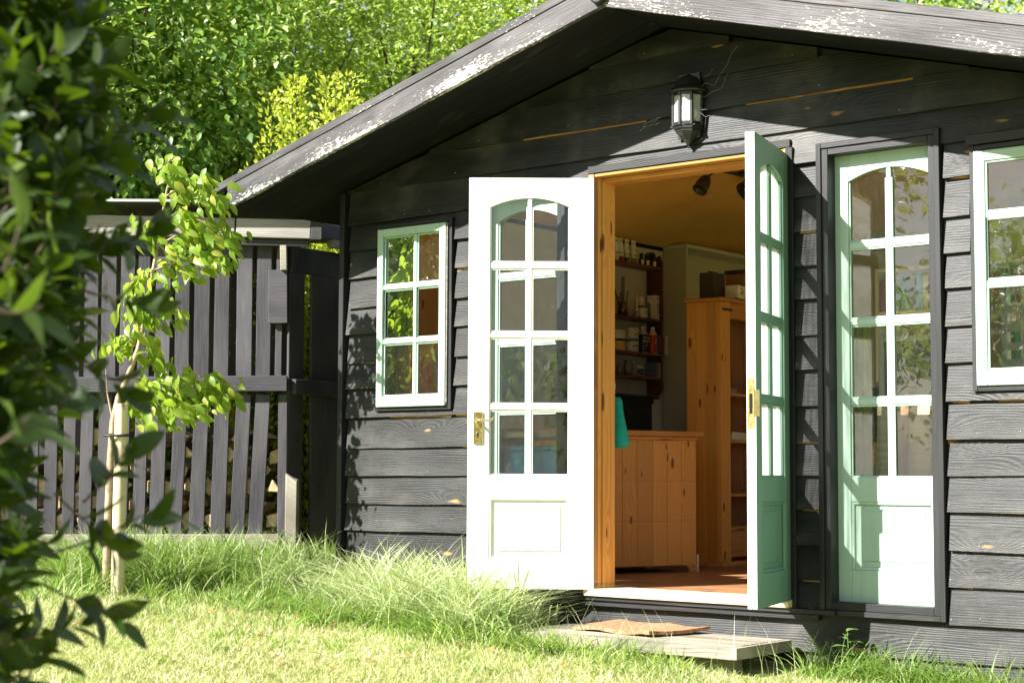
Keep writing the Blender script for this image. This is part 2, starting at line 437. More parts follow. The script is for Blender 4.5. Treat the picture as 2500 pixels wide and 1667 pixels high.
M_greenp = plain('dark_green_label', (0.05, 0.12, 0.06), 0.5, 0.1)
M_bluep = plain('slate_blue_plastic', (0.12, 0.17, 0.22), 0.5, 0.1)
M_pinkp = plain('magenta_plastic', (0.35, 0.03, 0.10), 0.5, 0.1)
M_jar = glassmat('jar_glass', 2.0, 0.10, (0.3, 0.33, 0.33))
M_lglass = glassmat('lantern_glass', 2.5, 0.42, (0.8, 0.82, 0.80))  # heavy white film paints sun and sky glare onto the panes
M_stake = wood('pale_round_stake', (0.46, 0.38, 0.24), (0.70, 0.61, 0.44), (0.3, 0.2, 0.1), 'Z', freq=30, knots=0.2, rough=0.7, bump=0.4, vary=0.05)
M_bark = plain('young_smooth_bark', (0.36, 0.28, 0.19), 0.7, 0.2, 30, bump=0.5)
M_barkd = plain('dark_bark', (0.10, 0.075, 0.05), 0.85, 0.3, 12, bump=1.0)
M_tie = plain('black_rubber_tie', (0.02, 0.02, 0.02), 0.6, 0.1)
M_log = plain('split_log_face', (0.70, 0.50, 0.30), 0.8, 0.22, 12, bump=0.8)
M_logb = plain('log_bark', (0.13, 0.085, 0.06), 0.9, 0.3, 15, bump=1.0)
M_terra = wood('red_brown_plank', (0.30, 0.12, 0.06), (0.46, 0.20, 0.11), (0.2, 0.08, 0.04), 'Z', rough=0.7, bump=0.3)
M_web = plain('cobweb_grey', (0.45, 0.43, 0.38), 0.9, 0.1)
M_tin = plain('pale_sheet_edge', (0.60, 0.62, 0.56), 0.5, 0.1)
M_nail = plain('nail_head', (0.30, 0.29, 0.28), 0.5, 0.2, 30, metal=0.5)

# ------------------------------------------------------------------ ground
def soil():
    s = NT('lawn_soil'); tc_ = s.node('TexCoord').outputs['Object']
    n = s.noise(tc_, 1.3, 5, 0.6); n2 = s.noise(tc_, 30, 4, 0.7)
    c = s.mix(s.rng(n, 0.35, 0.65), (0.26, 0.24, 0.08), (0.20, 0.28, 0.05))
    c = s.mix(s.rng(n2, 0.45, 0.7), c, (0.45, 0.38, 0.18))
    return s.done(s.bsdf(c, 0.9, s.bump(n2, 0.8, 0.02)))
gx = np.concatenate([np.linspace(-160, -12, 12), np.linspace(-10, 8, 73), np.linspace(12, 160, 12)])
gy = np.concatenate([np.linspace(-160, -10, 12), np.linspace(-8, 8, 65), np.linspace(12, 160, 12)])
def gz(x, y):
    x = np.asarray(x, float); y = np.asarray(y, float)
    cx = np.clip(x, -9, 7); cy = np.clip(y, -9, 9)
    b = 0.012 * np.sin(x * 2.1 + 1) * np.cos(y * 1.7) + 0.008 * np.sin(x * 5.3 + y * 4.1)
    return -0.215 - 0.055 * cx + 0.015 * cy + b
vs = [(x, y, float(gz(x, y))) for y in gy for x in gx]
nx = len(gx)
fs = [(j * nx + i, j * nx + i + 1, (j + 1) * nx + i + 1, (j + 1) * nx + i) for j in range(len(gy) - 1) for i in range(nx - 1)]
g = MB(); g.add(vs, fs, True)
gr = g.build('ground', soil())
tag(gr, kind='structure')

# ------------------------------------------------------------------ the shed
shed = empty('garden_shed', (0, 0, 0), 0, 'black stained timber shed with mint green windows and open white doors', 'shed')
XC = 0.42                                     # ridge
SLOPE = 0.2724
def z_soff(x): return 2.69 - SLOPE * abs(x - XC)
WL, WR = -1.706, 2.55
# openings in the wall: x0, x1, z0, z1
OPEN = [(-1.455, -0.915, 0.885, 1.895), (-0.756, -0.171, -0.052, 2.022), (-0.035, 1.095, -0.05, 2.025),
        (1.228, 1.812, -0.052, 2.022), (1.945, 2.50, 0.90, 1.925)]
wall = MB()
bx = sorted(set([WL, XC, WR] + [q for o in OPEN for q in (o[0] + .012, o[1] - .012)]))
for a, b in zip(bx[:-1], bx[1:]):
    m = (a + b) / 2
    holes = [(o[2] + .012, o[3] - .012) for o in OPEN if o[0] < m < o[1]]
    zs = -0.62
    segs = []
    for h in holes:
        segs.append((zs, h[0])); zs = h[1]
    for z0, z1 in segs: wall.box(a, b, 0.036, 0.10, z0, z1)
    wall.prism([(a, zs), (b, zs), (b, z_soff(b) - .004), (a, z_soff(a) - .004)], 0.036, 0.10)
WALL = wall.build('gable_wall', M_trim, shed)

COURSE_L = [2.548, 2.402, 2.246, 2.098, 1.915, 1.770, 1.618, 1.456, 1.311, 1.152, 1.008, .852, .686, .538, .386, .243, .080, -.084, -.240, -.395, -.55]
COURSE_R = [2.562, 2.420, 2.262, 2.104, 1.957, 1.809, 1.643, 1.490, 1.341, 1.179, 1.025, .862, .703, .556, .405, .243, .096, -.059, -.212, -.365, -.52]
def zc(i, x):
    t = (x - WL) / (2.2 - WL); return COURSE_L[i] + (COURSE_R[i] - COURSE_L[i]) * t
nails = MB()
for i in range(-1, len(COURSE_L)):
    if i == -1:
        zb = lambda x: zc(0, x) + 0.15
        ztop = lambda x: 9
    else:
        zb = lambda x, i=i: zc(i, x)
        ztop = (lambda x, i=i: zc(i - 1, x) + 0.012) if i > 0 else (lambda x: zc(0, x) + 0.162)
    zm = zb(0) + 0.07
    # runs between openings; a hole that covers only part of the course notches it
    cuts = sorted(set([WL, WR] + [q for o in OPEN for q in (o[0], o[1])]))
    xs = []
    for a, b in zip(cuts[:-1], cuts[1:]):
        m = (a + b) / 2; o = next((o for o in OPEN if o[0] < m < o[1]), None)
        lo, hi = zb(m), ztop(m)
        if o is None: xs.append((a, b, None, None))
        elif o[2] >= hi - .03 or o[3] <= lo + .012: xs.append((a, b, None, None))
        elif o[3] < hi - .035 and o[3] > lo: xs.append((a, b, o[3], None))      # keep the part above the hole
        elif o[2] > lo + .02 and o[2] < hi: xs.append((a, b, None, o[2]))
    runs = []
    for s_ in xs:
        if runs and abs(runs[-1][-1][1] - s_[0]) < 1e-6: runs[-1].append(s_)
        else: runs.append([s_])
    j1, j2, j3 = random.uniform(0, 6), random.uniform(0, 6), random.uniform(.6, 1.4)
    for run in runs:
        X0, X1 = run[0][0], run[-1][1]
        g0 = random.uniform(.004, .012) if X0 > WL + .01 else random.uniform(.010, .028)
        g1 = random.uniform(.002, .010)
        mb = MB(); tilt = random.uniform(-.0015, .0025)
        for (a, b, keep, cap) in run:
            a2 = a + g0 if a == X0 else a
            b2 = b - g1 if b == X1 else b
            n = max(1, int((b2 - a2) / 0.16))
            px = np.linspace(a2, b2, n + 1)
            for k in range(n):
                P = []
                ok = True
                ring = []
                for x in (px[k], px[k + 1]):
                    wob = 0.0022 * math.sin(x * 3.1 * j3 + j1) + 0.0012 * math.sin(x * 11 + j2)
                    yb = 0.0 + 0.0025 * math.sin(x * 2.3 + j2) + tilt
                    lo = zb(x) + wob; hi = ztop(x)
                    L0, H0 = lo, min(hi, z_soff(x) - .006)
                    if keep: L0 = max(lo, keep)
                    if cap: H0 = min(H0, cap)
                    full = hi - lo if hi < 5 else 0.162
                    def yf(z): return yb + 0.0205 * max(0, z - lo) / full
                    if H0 - L0 < 0.004: ok = False
                    ring.append((x, yf(L0), yf(H0), L0, H0, yb))
                if not ok: continue
                (xa, ya0, ya1, la, ha, yb1), (xb, yb0, yb1_, lb, hb, yb2) = ring
                th0, th1 = 0.0165, 0.009
                mb.hexa([(xa, ya0, la), (xb, yb0, lb), (xb, yb0 + th0, lb), (xa, ya0 + th0, la),
                         (xa, ya1, ha), (xb, yb1_, hb), (xb, yb1_ + th1, hb), (xa, ya1 + th1, ha)])
                if random.random() < .16 and keep is None:
                    zz = la + random.choice((.022, .03)); yy = ya0 + (ya1 - ya0) * (zz - la) / (ha - la)
                    nails.lathe([(0.0, -0.0015), (0.0035, -0.001), (0.0036, 0.001)], 6, (0, 0, 0))
                    # turn the six-sided head to face outwards
                    for q in range(len(nails.v) - 18, len(nails.v)):
                        vx, vy, vz = nails.v[q]; nails.v[q] = (vx + xa + .01, vz + yy - .001, vy + zz)
        if mb.v:
            me_o = ((X0 + X1) / 2, 0.0, zm)
            # weld the segments into one clean plank
            o = mb.build('board', M_board, WALL, 0, origin=me_o)
            bm = bmesh.new(); bm.from_mesh(o.data); bmesh.ops.remove_doubles(bm, verts=bm.verts, dist=.0004)
            seen = {}
            for f in list(bm.faces):
                key = tuple(sorted(v.index for v in f.verts))
                seen.setdefault(key, []).append(f)
            dead = [f for fsl in seen.values() if len(fsl) > 1 for f in fsl]
            bmesh.ops.delete(bm, geom=dead, context='FACES_ONLY'); bm.to_mesh(o.data); bm.free()
    # the raw unpainted strip that shows in some laps
    if 0 <= i < len(COURSE_L) - 1 and i in (0, 2, 5, 6, 9, 11, 12, 14, 16):
        for (a, b) in ((-.62, .44), (.66, 1.72)) if i == 2 else ((WL + .03, -1.46), (-1.44, -.93), (-.90, -.77), (1.105, 1.222), (1.82, 1.94), (1.82, 2.5), (.0, 1.0)):
            z = zb((a + b) / 2) - .004
            if any(o[0] < b - .01 and o[1] > a + .01 and o[2] - .01 < z < o[3] + .01 for o in OPEN): continue
            if random.random() < (.38 if i != 2 else .9):
                a2 = a + random.uniform(0, (b - a) * .4); b2 = b - random.uniform(0, (b - a) * .2)
                if i == 2 or (z < z_soff((a + b) / 2) - .1 and z < z_soff(a) - .05 and z < z_soff(b) - .05):
                    MB().hexa([(a2, .0135, zb(a2) - .004), (b2, .0135, zb(b2) - .008), (b2, .019, zb(b2) - .008), (a2, .019, zb(a2) - .004),
                               (a2, .0125, zb(a2) + .003), (b2, .0125, zb(b2) + .003), (b2, .016, zb(b2) + .003), (a2, .016, zb(a2) + .003)]).build('bare_lap_edge', M_raw, WALL)
nl = nails.build('nail_heads', M_nail, WALL); nl['kind'] = 'stuff'

# corner post and the other walls of the shed
B('corner_post', M_trimv, shed, -1.742, -1.707, -0.014, 0.060, -0.62, 2.098, .003)
MB().box(-1.735, -1.70, 0.0605, 4.70, -.62, 2.09).build('side_wall', M_trim, shed)
for a, b, c, d_ in ((0.0, .4, -.62, 2.09), (4.4, 4.70, -.62, 2.09), (.4, 4.4, -.62, .5), (.4, 4.4, 2.0, 2.09)):
    MB().box(2.551, 2.60, a, b, c, d_).build('side_wall', M_trim, shed)
m = MB(); m.add([(2.575, .4, .5), (2.575, 4.4, .5), (2.575, 4.4, 2.0), (2.575, .4, 2.0)], [(0, 1, 2, 3)]); m.build('pane', M_dglass, shed)  # unseen side window, added so more daylight brightens the interior
B('added_window_mullion', M_mint, shed, 2.56, 2.59, 2.38, 2.42, .501, 1.999)
MB().prism([(-1.7, -.62), (2.55, -.62), (2.55, z_soff(2.55) - .01), (XC, z_soff(XC) - .01), (-1.7, z_soff(-1.7) - .01)], 4.60, 4.70).build('back_wall', M_inner, shed)
# inner lining of the side walls
B('wall_lining', M_inner, shed, -1.699, -1.60, .101, 4.599, -.02, 2.085, 0)
for a, b, c, d_ in ((.101, .4, -.02, 2.085), (4.4, 4.599, -.02, 2.085), (.4, 4.4, -.02, .5), (.4, 4.4, 2.0, 2.085)):
    B('wall_lining', M_inner, shed, 2.50, 2.550, a, b, c, d_, 0)
# floor boards
for k in range(11):
    y0 = .02 + k * .42
    B('floor_board', M_floor, shed, -1.599, 2.499, y0, y0 + .414, -.045, .0, .002)
MB().box(-1.69, 2.54, .101, 4.59, -.10, -.05).build('floor_joist_deck', M_floor, shed)

# roof
RL, RRX = -2.15, 2.99
YF = -0.50
def roof_half(sgn):
    xe = RL if sgn < 0 else RRX
    m = MB()
    zu = lambda x: z_soff(x) + .016
    m.prism([(xe, zu(xe)), (XC, zu(XC)), (XC, zu(XC) + .10), (xe, zu(xe) + .10)], YF + .0, 4.85)
    m.build('roof_deck', M_soffit, shed)
    f = MB(); f.prism([(xe - .02 * -sgn * -1, zu(xe) + .101), (XC, zu(XC) + .101), (XC, zu(XC) + .112), (xe + .02 * sgn, zu(xe + .02 * sgn) + .112)], YF - .01, 4.87)
    f.build('roof_felt', M_felt, shed)
    # soffit boards along the slope
    ys = [-.495, -.375, -.250, -.125, -.004]
    for a, b in zip(ys[:-1], ys[1:]):
        x0, x1 = (RL + .05, XC - .003) if sgn < 0 else (XC + .003, RRX - .05)
        MB().prism([(x0, z_soff(x0)), (x1, z_soff(x1)), (x1, z_soff(x1) + .0155), (x0, z_soff(x0) + .0155)], a + .0015, b - .0015).build('soffit_board', M_soffit, shed)
    # plywood ceiling
    x0, x1 = (-1.60, XC) if sgn < 0 else (XC, 2.5)
    cz = lambda x: z_soff(x) - .028
    nn = 4
    for k in range(nn):
        a = .102 + k * 1.124; b = a + 1.120
        MB().prism([(x0, cz(x0)), (x1, cz(x1)), (x1, cz(x1) + .006), (x0, cz(x0) + .006)], a, b).build('ceiling_panel', M_ply, shed)
roof_half(-1); roof_half(1)
def barge(sgn):
    ang = math.atan(SLOPE)
    L = (XC - RL if sgn < 0 else RRX - XC) / math.cos(ang)
    e = empty('barge_board', (XC, YF - .030, 2.673), 0, parent=shed)
    w = .117 * math.cos(ang)
    # local x from the ridge outwards
    n = 14
    m = MB()
    xs_ = np.linspace(0.0, L - .085, n + 1)
    for k in range(n):
        q = []
        for x in (xs_[k], xs_[k + 1]):
            wv = .0015 * math.sin(x * 5 + sgn) + .001 * math.sin(x * 13)
            z0_ = 0.0 + wv
            off = 0.0
            q.append((x, z0_, w + z0_ * .3))
        (xa, a0, a1), (xb, b0, b1) = q
        ta = (math.tan(ang)) * w if k == 0 else 0
        m.hexa([(xa, 0, a0), (xb, 0, b0), (xb, .028, b0), (xa, .028, a0), (xa + ta, 0, a1), (xb, 0, b1), (xb, .028, b1), (xa + ta, .028, a1)])
    o = m.build('barge_board', M_barge, shed)
    bm = bmesh.new(); bm.from_mesh(o.data); bmesh.ops.remove_doubles(bm, verts=bm.verts, dist=.0004)
    seen = {}
    for f in bm.faces: seen.setdefault(tuple(sorted(v.index for v in f.verts)), []).append(f)
    bmesh.ops.delete(bm, geom=[f for q in seen.values() if len(q) > 1 for f in q], context='FACES_ONLY'); bm.to_mesh(o.data); bm.free()
    bpy.data.objects.remove(e)
    c = MB(); tc0 = math.tan(ang) * w
    c.hexa([(tc0, -.006, w + .001), (L, -.006, w + .001), (L, .036, w + .001), (tc0, .036, w + .001),
            (tc0 + .010, -.006, w + .041), (L, -.006, w + .041), (L, .036, w + .041), (tc0 + .010, .036, w + .041)])
    co = c.build('capping_strip', M_barge, shed, .002)
    for q in (o, co):
        q.location = (XC, YF - .0285, 2.673)
        if sgn > 0: q.rotation_euler = (0, ang, 0)
        else:
            q.rotation_euler = (0, ang, 0); 
            q.matrix_world = Matrix.Translation((XC, YF - .0285, 2.673)) @ Matrix.Scale(-1, 4, (1, 0, 0)) @ Matrix.Rotation(ang, 4, 'Y')
            # mirror into the mesh so that the object keeps a plain transform
            me = q.data; me.transform(Matrix.Scale(-1, 4, (1, 0, 0))); me.flip_normals()
            q.matrix_world = Matrix.Translation((XC, YF - .0285, 2.673)) @ Matrix.Rotation(-ang, 4, 'Y')
barge(-1); barge(1)
kn = MB(); kn.lathe([(0, .0), (.020, .0), (.022, .004), (.030, .004), (.040, .001), (.042, .010), (.042, .03)], 24)
k_o = kn.build('round_boss', M_trim, shed); k_o.location = (.417, YF - .058, 2.722); k_o.rotation_euler = (-PI / 2, 0, 0)

# ---- trims round the openings
def ring_trim(name, x0, x1, z0, z1, w, y0, y1, parent, bottom=True, wb=None, bev=.0015):
    wb = wb or w
    B(name, M_trimv, parent, x0, x0 + w, y0, y1, z0, z1, bev)
    B(name, M_trimv, parent, x1 - w, x1, y0, y1, z0, z1, bev)
    B(name, M_trim, parent, x0 + w + .0005, x1 - w - .0005, y0 + .001, y1, z1 - w, z1, bev)
    if bottom: B(name, M_trim, parent, x0 + w + .0005, x1 - w - .0005, y0 + .001, y1, z0, z0 + wb, bev)

def leaf_door(parent, W, H, sl, sr, mat_front, mat_back, x_off=0, glass=M_dglass, name='door'):
    """one glazed leaf in local x 0..W, y -T..0 (front at -T), z 0..H; parts: stile, rail, glazing_bar, panel, pane, bead"""
    T = .040
    d = empty(name, (0, 0, 0), 0, parent=parent)
    gx0, gx1 = sl, W - sr
    mid = (gx0 + gx1) / 2; bw = .0175
    Z = [(.544, .858), (.888, 1.208), (1.238, 1.548), (1.578, 1.85)]
    def bar(nm, x0, x1, z0, z1, y0=-T, y1=0, bev=.002):
        return B(nm, mat_front, d, x0, x1, y0, y1, z0, z1, bev)
    bar('stile', 0, sl, 0, H); bar('stile', W - sr, W, 0, H)
    bar('rail', sl + .0004, W - sr - .0004, 0, .142, -T + .0006)
    bar('rail', sl + .0004, W - sr - .0004, .438, .544, -T + .0006)
    # arched top rail
    zs_, za = 1.85, 1.896
    n = 16; hw = (gx1 - gx0) / 2
    arc = [(gx0 + .0004 + (gx1 - gx0 - .0008) * k / n, zs_ + (za - zs_) * (1 - ((k / n * 2 - 1) ** 2)) ** .5 if 0 < k < n else zs_) for k in range(n + 1)]
    arc = [(x, zs_ + (za - zs_) * (1 - ((x - mid) / hw) ** 2)) for x, z in arc]
    tr = MB()
    for (xa, aa), (xb, ab) in zip(arc[:-1], arc[1:]):
        tr.hexa([(xa, -T + .0006, aa), (xb, -T + .0006, ab), (xb, 0, ab), (xa, 0, aa), (xa, -T + .0006, H), (xb, -T + .0006, H), (xb, 0, H), (xa, 0, H)])
    o = tr.build('rail', mat_front, d)
    bm = bmesh.new(); bm.from_mesh(o.data); bmesh.ops.remove_doubles(bm, verts=bm.verts, dist=.0002)
    seen = {}
    for f in bm.faces: seen.setdefault(tuple(sorted(v.index for v in f.verts)), []).append(f)
    bmesh.ops.delete(bm, geom=[f for q in seen.values() if len(q) > 1 for f in q], context='FACES_ONLY'); bm.to_mesh(o.data); bm.free()
    # glazing bars
    for z0, z1 in ((.858, .888), (1.208, 1.238), (1.548, 1.578)):
        bar('glazing_bar', gx0, gx1, z0, z1, -T + .004, -.004, .004)
    bar('glazing_bar', mid - bw / 2 - .002, mid + bw / 2 + .002, .544, za - .001, -T + .005, -.005, .004)
    # beads round each light, front and back
    for z0, z1 in Z:
        for (xa, xb) in ((gx0, mid - bw / 2 - .002), (mid + bw / 2 + .002, gx1)):
            pane = MB()
            if z1 == 1.85:
                k = [(x, zz) for x, zz in arc if xa - 1e-6 <= x <= xb + 1e-6]
                poly = [(xa, z0), (xb, z0), (xb, k[-1][1])] + [(x, zz) for x, zz in reversed(k)] + [(xa, k[0][1])]
                # drop doubled points
                pp = []
                for q in poly:
                    if not pp or abs(pp[-1][0] - q[0]) + abs(pp[-1][1] - q[1]) > 1e-4: pp.append(q)
                pane.add([(x, -T / 2, z) for x, z in pp], [tuple(range(len(pp)))])
                top = None
            else:
                pane.add([(xa, -T / 2, z0), (xb, -T / 2, z0), (xb, -T / 2, z1), (xa, -T / 2, z1)], [(0, 1, 2, 3)])
            pane.build('pane', glass, d)
            bd = MB(); e_ = .007
            zt = z1 if z1 != 1.85 else 1.85
            for (ya, yb) in ((-T / 2 - .011, -T / 2 - .002), (-T / 2 + .002, -T / 2 + .011)):
                bd.box(xa, xa + e_, ya, yb, z0, zt); bd.box(xb - e_, xb, ya, yb, z0, zt)
                bd.box(xa + e_, xb - e_, ya, yb, z0, z0 + e_)
                if z1 != 1.85: bd.box(xa + e_, xb - e_, ya, yb, z1 - e_, z1)
            bd.build('bead', mat_front, d, .0015)
    # fielded panel
    B('panel', mat_front, d, gx0 + .001, gx1 - .001, -T + .014, -.014, .141, .439, 0)
    mo = MB(); w_ = .013
    for (ya, yb) in ((-T + .003, -T + .0135), (-.0135, -.003)):
        mo.box(gx0, gx0 + w_, ya, yb, .142, .438); mo.box(gx1 - w_, gx1, ya, yb, .142, .438)
        mo.box(gx0 + w_, gx1 - w_, ya, yb, .142, .142 + w_); mo.box(gx0 + w_, gx1 - w_, ya, yb, .438 - w_, .438)
    mo.build('moulding', mat_front, d, .003)
    B('raised_field', mat_front, d, gx0 + .042, gx1 - .042, -T + .009, -T + .0138, .182, .398, .004)
    return d

def fixed_door(x0, x1, parent, gl=None):
    ring_trim('architrave', x0, x1, -.052, 2.022, .024, -.016, .030, parent, wb=.022)
    ring_trim('door_lining', x0 + .0245, x1 - .0245, -.0295, 1.9975, .030, -.008, .125, parent, wb=.034, bev=.002)
    d = leaf_door(parent, .60, 1.985, .10, .115, M_mint, M_mint, glass=gl or M_glass, name='side_door')
    d.location = (x0 + .292 - .300, .100, .0)
    return d
fd_r = fixed_door(1.228, 1.812, shed)
fd_r.location = (1.245, .101, .0)
fd_l = fixed_door(-.756, -.171, shed, M_dglass)
fd_l.location = (-.762, .101, .0)

# ---- the doorway
B('door_jamb', M_jambo, shed, -.034, -.001, -.004, .034, -.045, 2.022, .002)
B('door_jamb', M_jamb, shed, -.034, .0, .0345, .158, -.004, 2.022, .002)
B('door_stop', M_jamb, shed, .0005, .014, .060, .1575, -.003, 2.006, .003)
B('door_jamb', M_jamb, shed, 1.058, 1.070, -.004, .158, -.045, 2.022, .002)
B('jamb_trim', M_trimv, shed, 1.0705, 1.108, -.012, .034, -.045, 2.0245, .002)
B('door_stop', M_jamb, shed, 1.043, 1.0575, .060, .1575, -.003, 2.006, .003)
B('door_head', M_jamb, shed, .001, 1.057, .0, .158, 2.008, 2.0225, .002).data.materials[0] = M_pineh
B('door_head', M_pineh, shed, .0145, 1.0425, .058, .1575, 1.984, 2.0075, .003)
B('lintel_trim', M_trim, shed, -.035, 1.094, -.008, .0335, 2.0255, 2.062, .002)
B('threshold', M_sill, shed, -.030, 1.090, -.050, .160, -.030, .004, .003)
B('sill_trim', M_trim, shed, -.09, 1.31, -.034, .034, -.052, -.0305, .002)
B('sill_trim', M_trim, shed, -.09, 1.225, -.022, .012, -.078, -.0535, .002)
# hinges
for z in (1.80, .27):
    B('hinge', M_steel, shed, -.004, .010, -.012, -.004, z, z + .09, .001)
    B('hinge', M_blackm, shed, 1.052, 1.080, -.026, -.004, z - .08, z + .03, .002)

# open left leaf: fully swung out, its inner white face towards the garden
dl = leaf_door(shed, .61, 1.994, .104, .118, M_white, M_white, name='door')
hx, hy = 0.0, -.006
dl.location = (hx - .61 * .778, hy - .61 * .628, .0)
dl.rotation_euler = (0, 0, math.atan2(.628, .778))
# furniture on the left leaf (local x from the free edge)
def brass_set(d):
    T = -.040
    m = MB(); m.box(.028, .073, T - .004, T - .0002, .694, .850)
    m.build('handle_plate', M_brass, d, .002)
    rim = MB()
    for (a, b, c_, e) in ((.028, .073, .694, .699), (.028, .073, .845, .850), (.028, .033, .699, .845), (.068, .073, .699, .845)):
        rim.box(a, b, T - .0065, T - .0042, c_, e)
    for q in ((.038, .840), (.063, .840), (.038, .704), (.063, .704)):
        rim.box(q[0] - .003, q[0] + .003, T - .007, T - .0045, q[1] - .003, q[1] + .003)
    rim.build('plate_rim', M_brassp, d, .0008)
    kh = MB(); kh.box(.0465, .0525, T - .0052, T - .0043, .725, .742)
    kh.box(.0445, .0545, T - .0053, T - .0043, .738, .748); kh.build('keyhole', M_hole, d, .001)
    lv = MB(); z0 = .803
    lv.tube([(.047, T - .003, z0), (.047, T - .030, z0), (.049, T - .040, z0 + .003), (.060, T - .044, z0 + .005)], [.010, .008, .007, .0065], 10)
    lv.tube([(.055, T - .043, z0 + .006), (.075, T - .046, z0 + .005), (.095, T - .046, z0 + .003), (.112, T - .045, z0 + .006), (.122, T - .044, z0 + .013), (.127, T - .042, z0 + .020)], [.0062, .0055, .005, .005, .0048, .003], 10)
    lv.build('lever_handle', M_brassp, d)
    B('latch_bolt', M_brassp, d, -.011, -.0002, -.028, -.014, .795, .812, .001)
    B('lock_faceplate', M_steel, d, -.0015, -.0001, -.030, -.011, .725, .845, .0003)
brass_set(dl)
# open right leaf, seen almost edge-on, outer mint face to the right
LR = .565
dr = leaf_door(shed, LR, 1.994, .090, .095, M_mintshade, M_mintshade, glass=M_dusty, name='door')
ang_r = math.atan2(-.97326, .2297)            # direction hinge -> free edge
# local x runs from the hinge to the free edge here, front (-y) turns to the right-hand side
fe = (1.188, -.555)
th = math.atan2(.965, -.262)               # free edge -> hinge
dr.location = (fe[0] + .002, fe[1], .0)
dr.rotation_euler = (0, 0, th)
# white painted lock edge and brass plates (local x=0 is the free edge)
T = -.040
B('painted_edge', M_white, dr, -.0022, -.0003, -.0398, -.0205, .002, 1.992, .0004)
B('painted_edge', M_white, dr, -.0022, -.0003, -.0180, -.0002, .002, 1.992, .0004)
B('lock_faceplate', M_brass, dr, -.0048, -.0023, -.034, -.004, .745, .955, .0008)
B('strike_recess', M_hole, dr, -.0053, -.0049, -.026, -.012, .805, .890, .0001)
B('strike_plate', M_brassp, dr, -.0050, -.0024, -.0560, -.0345, .795, .905, .0006)
B('strike_screw', M_steel, dr, -.0056, -.0049, -.023, -.015, .925, .933, .0003)
B('strike_screw', M_steel, dr, -.0056, -.0049, -.023, -.015, .765, .773, .0003)

# ---- casement windows
def casement(x0, x1, z0, z1, fl, ft, fb, cols, rows_z, parent, proud=.030, name='window'):
    w = empty(name, (0, 0, 0), 0, parent=parent)
    T0, T1 = -proud, .020
    rx = fl if isinstance(fl, tuple) else (fl, fl)
    B('sash_stile', M_mint, w, x0, x0 + rx[0], T0, T1, z0, z1, .003)
    B('sash_stile', M_mint, w, x1 - rx[1], x1, T0, T1, z0, z1, .003)
    B('sash_rail', M_mint, w, x0 + rx[0] + .0004, x1 - rx[1] - .0004, T0 + .0006, T1, z1 - ft, z1, .003)
    B('sash_rail', M_mint, w, x0 + rx[0] + .0004, x1 - rx[1] - .0004, T0 + .0006, T1, z0, z0 + fb, .003)
    gx0, gx1 = x0 + rx[0], x1 - rx[1]
    for zb_ in rows_z: B('glazing_bar', M_mint, w, gx0, gx1, T0 + .006, T1 - .006, zb_ - .012, zb_ + .012, .004)
    for c in cols: B('glazing_bar', M_mint, w, c - .010, c + .010, T0 + .007, T1 - .007, z0 + fb, z1 - ft, .004)
    cx = [gx0] + list(cols) + [gx1]; zz = [z0 + fb] + list(rows_z) + [z1 - ft]
    for a, b in zip(cx[:-1], cx[1:]):
        for c, e in zip(zz[:-1], zz[1:]):
            a2 = a + (.010 if a != gx0 else 0); b2 = b - (.010 if b != gx1 else 0)
            c2 = c + (.012 if c != z0 + fb else 0); e2 = e - (.012 if e != z1 - ft else 0)
            MB().add([(0, 0, 0)] * 0, []) if False else None
            p = MB(); p.add([(a2, -.004, c2), (b2, -.004, c2), (b2, -.004, e2), (a2, -.004, e2)], [(0, 1, 2, 3)]); p.build('pane', M_glass, w)
            pu = MB(); q = .009
            pu.box(a2, a2 + q, -.014, -.0045, c2, e2); pu.box(b2 - q, b2, -.014, -.0045, c2, e2)
            pu.box(a2 + q, b2 - q, -.014, -.0045, c2, c2 + q); pu.box(a2 + q, b2 - q, -.014, -.0045, e2 - q, e2)
            pu.build('putty', M_mint, w, .003)
    return w
casement(-1.436, -.945, .905, 1.868, (.040, .044), .042, .056, (-1.166,), (1.548, 1.255), shed)
ring_trim('window_frame', -1.455, -.915, .885, 1.895, .020, -.012, .090, shed)
B('sash_edge', M_steel, shed, -.9445, -.936, -.022, -.006, .92, 1.86, .001)
casement(1.966, 2.48, .923, 1.900, (.047, .05), .045, .062, (2.32,), (1.628, 1.345), shed, .022)
ring_trim('window_frame', 1.945, 2.50, .900, 1.925, .020, -.012, .090, shed)
B('window_stay', M_steel, shed, -1.08, -1.05, .04, .05, .97, 1.20, .002).rotation_euler = (0, -.12, 0)
B('window_head', M_trim, shed, 1.93, 2.51, -.018, -.013, 1.93, 1.972, .002)
#@@PART2@@
# ------------------------------------------------------------------ log store
store = empty('log_store', tuple(FP0), 0, 'open slatted grey black log store standing left of the shed', 'log store')
ANG_F = math.atan2(FU[1], FU[0])
def FBox(name, mat, s0, s1, y0, y1, z0, z1, tilt=0.0, bev=.003, par=None):
    """box in the store front frame: s runs left along the front, y towards the garden"""
    cx, cy, cz = (s0 + s1) / 2, (y0 + y1) / 2, (z0 + z1) / 2
    o = MB().box(-(s1 - s0) / 2, (s1 - s0) / 2, -(y1 - y0) / 2, (y1 - y0) / 2, -(z1 - z0) / 2, (z1 - z0) / 2).build(name, mat, par or store, bev)
    p = FU * cx - FN * cy
    o.location = (p[0], p[1], cz)
    o.rotation_euler = Matrix.Rotation(ANG_F, 4, 'Z').to_quaternion().to_matrix().to_euler() if not tilt else (Matrix.Rotation(ANG_F, 3, 'Z') @ Matrix.Rotation(tilt, 3, 'Y')).to_euler()
    return o
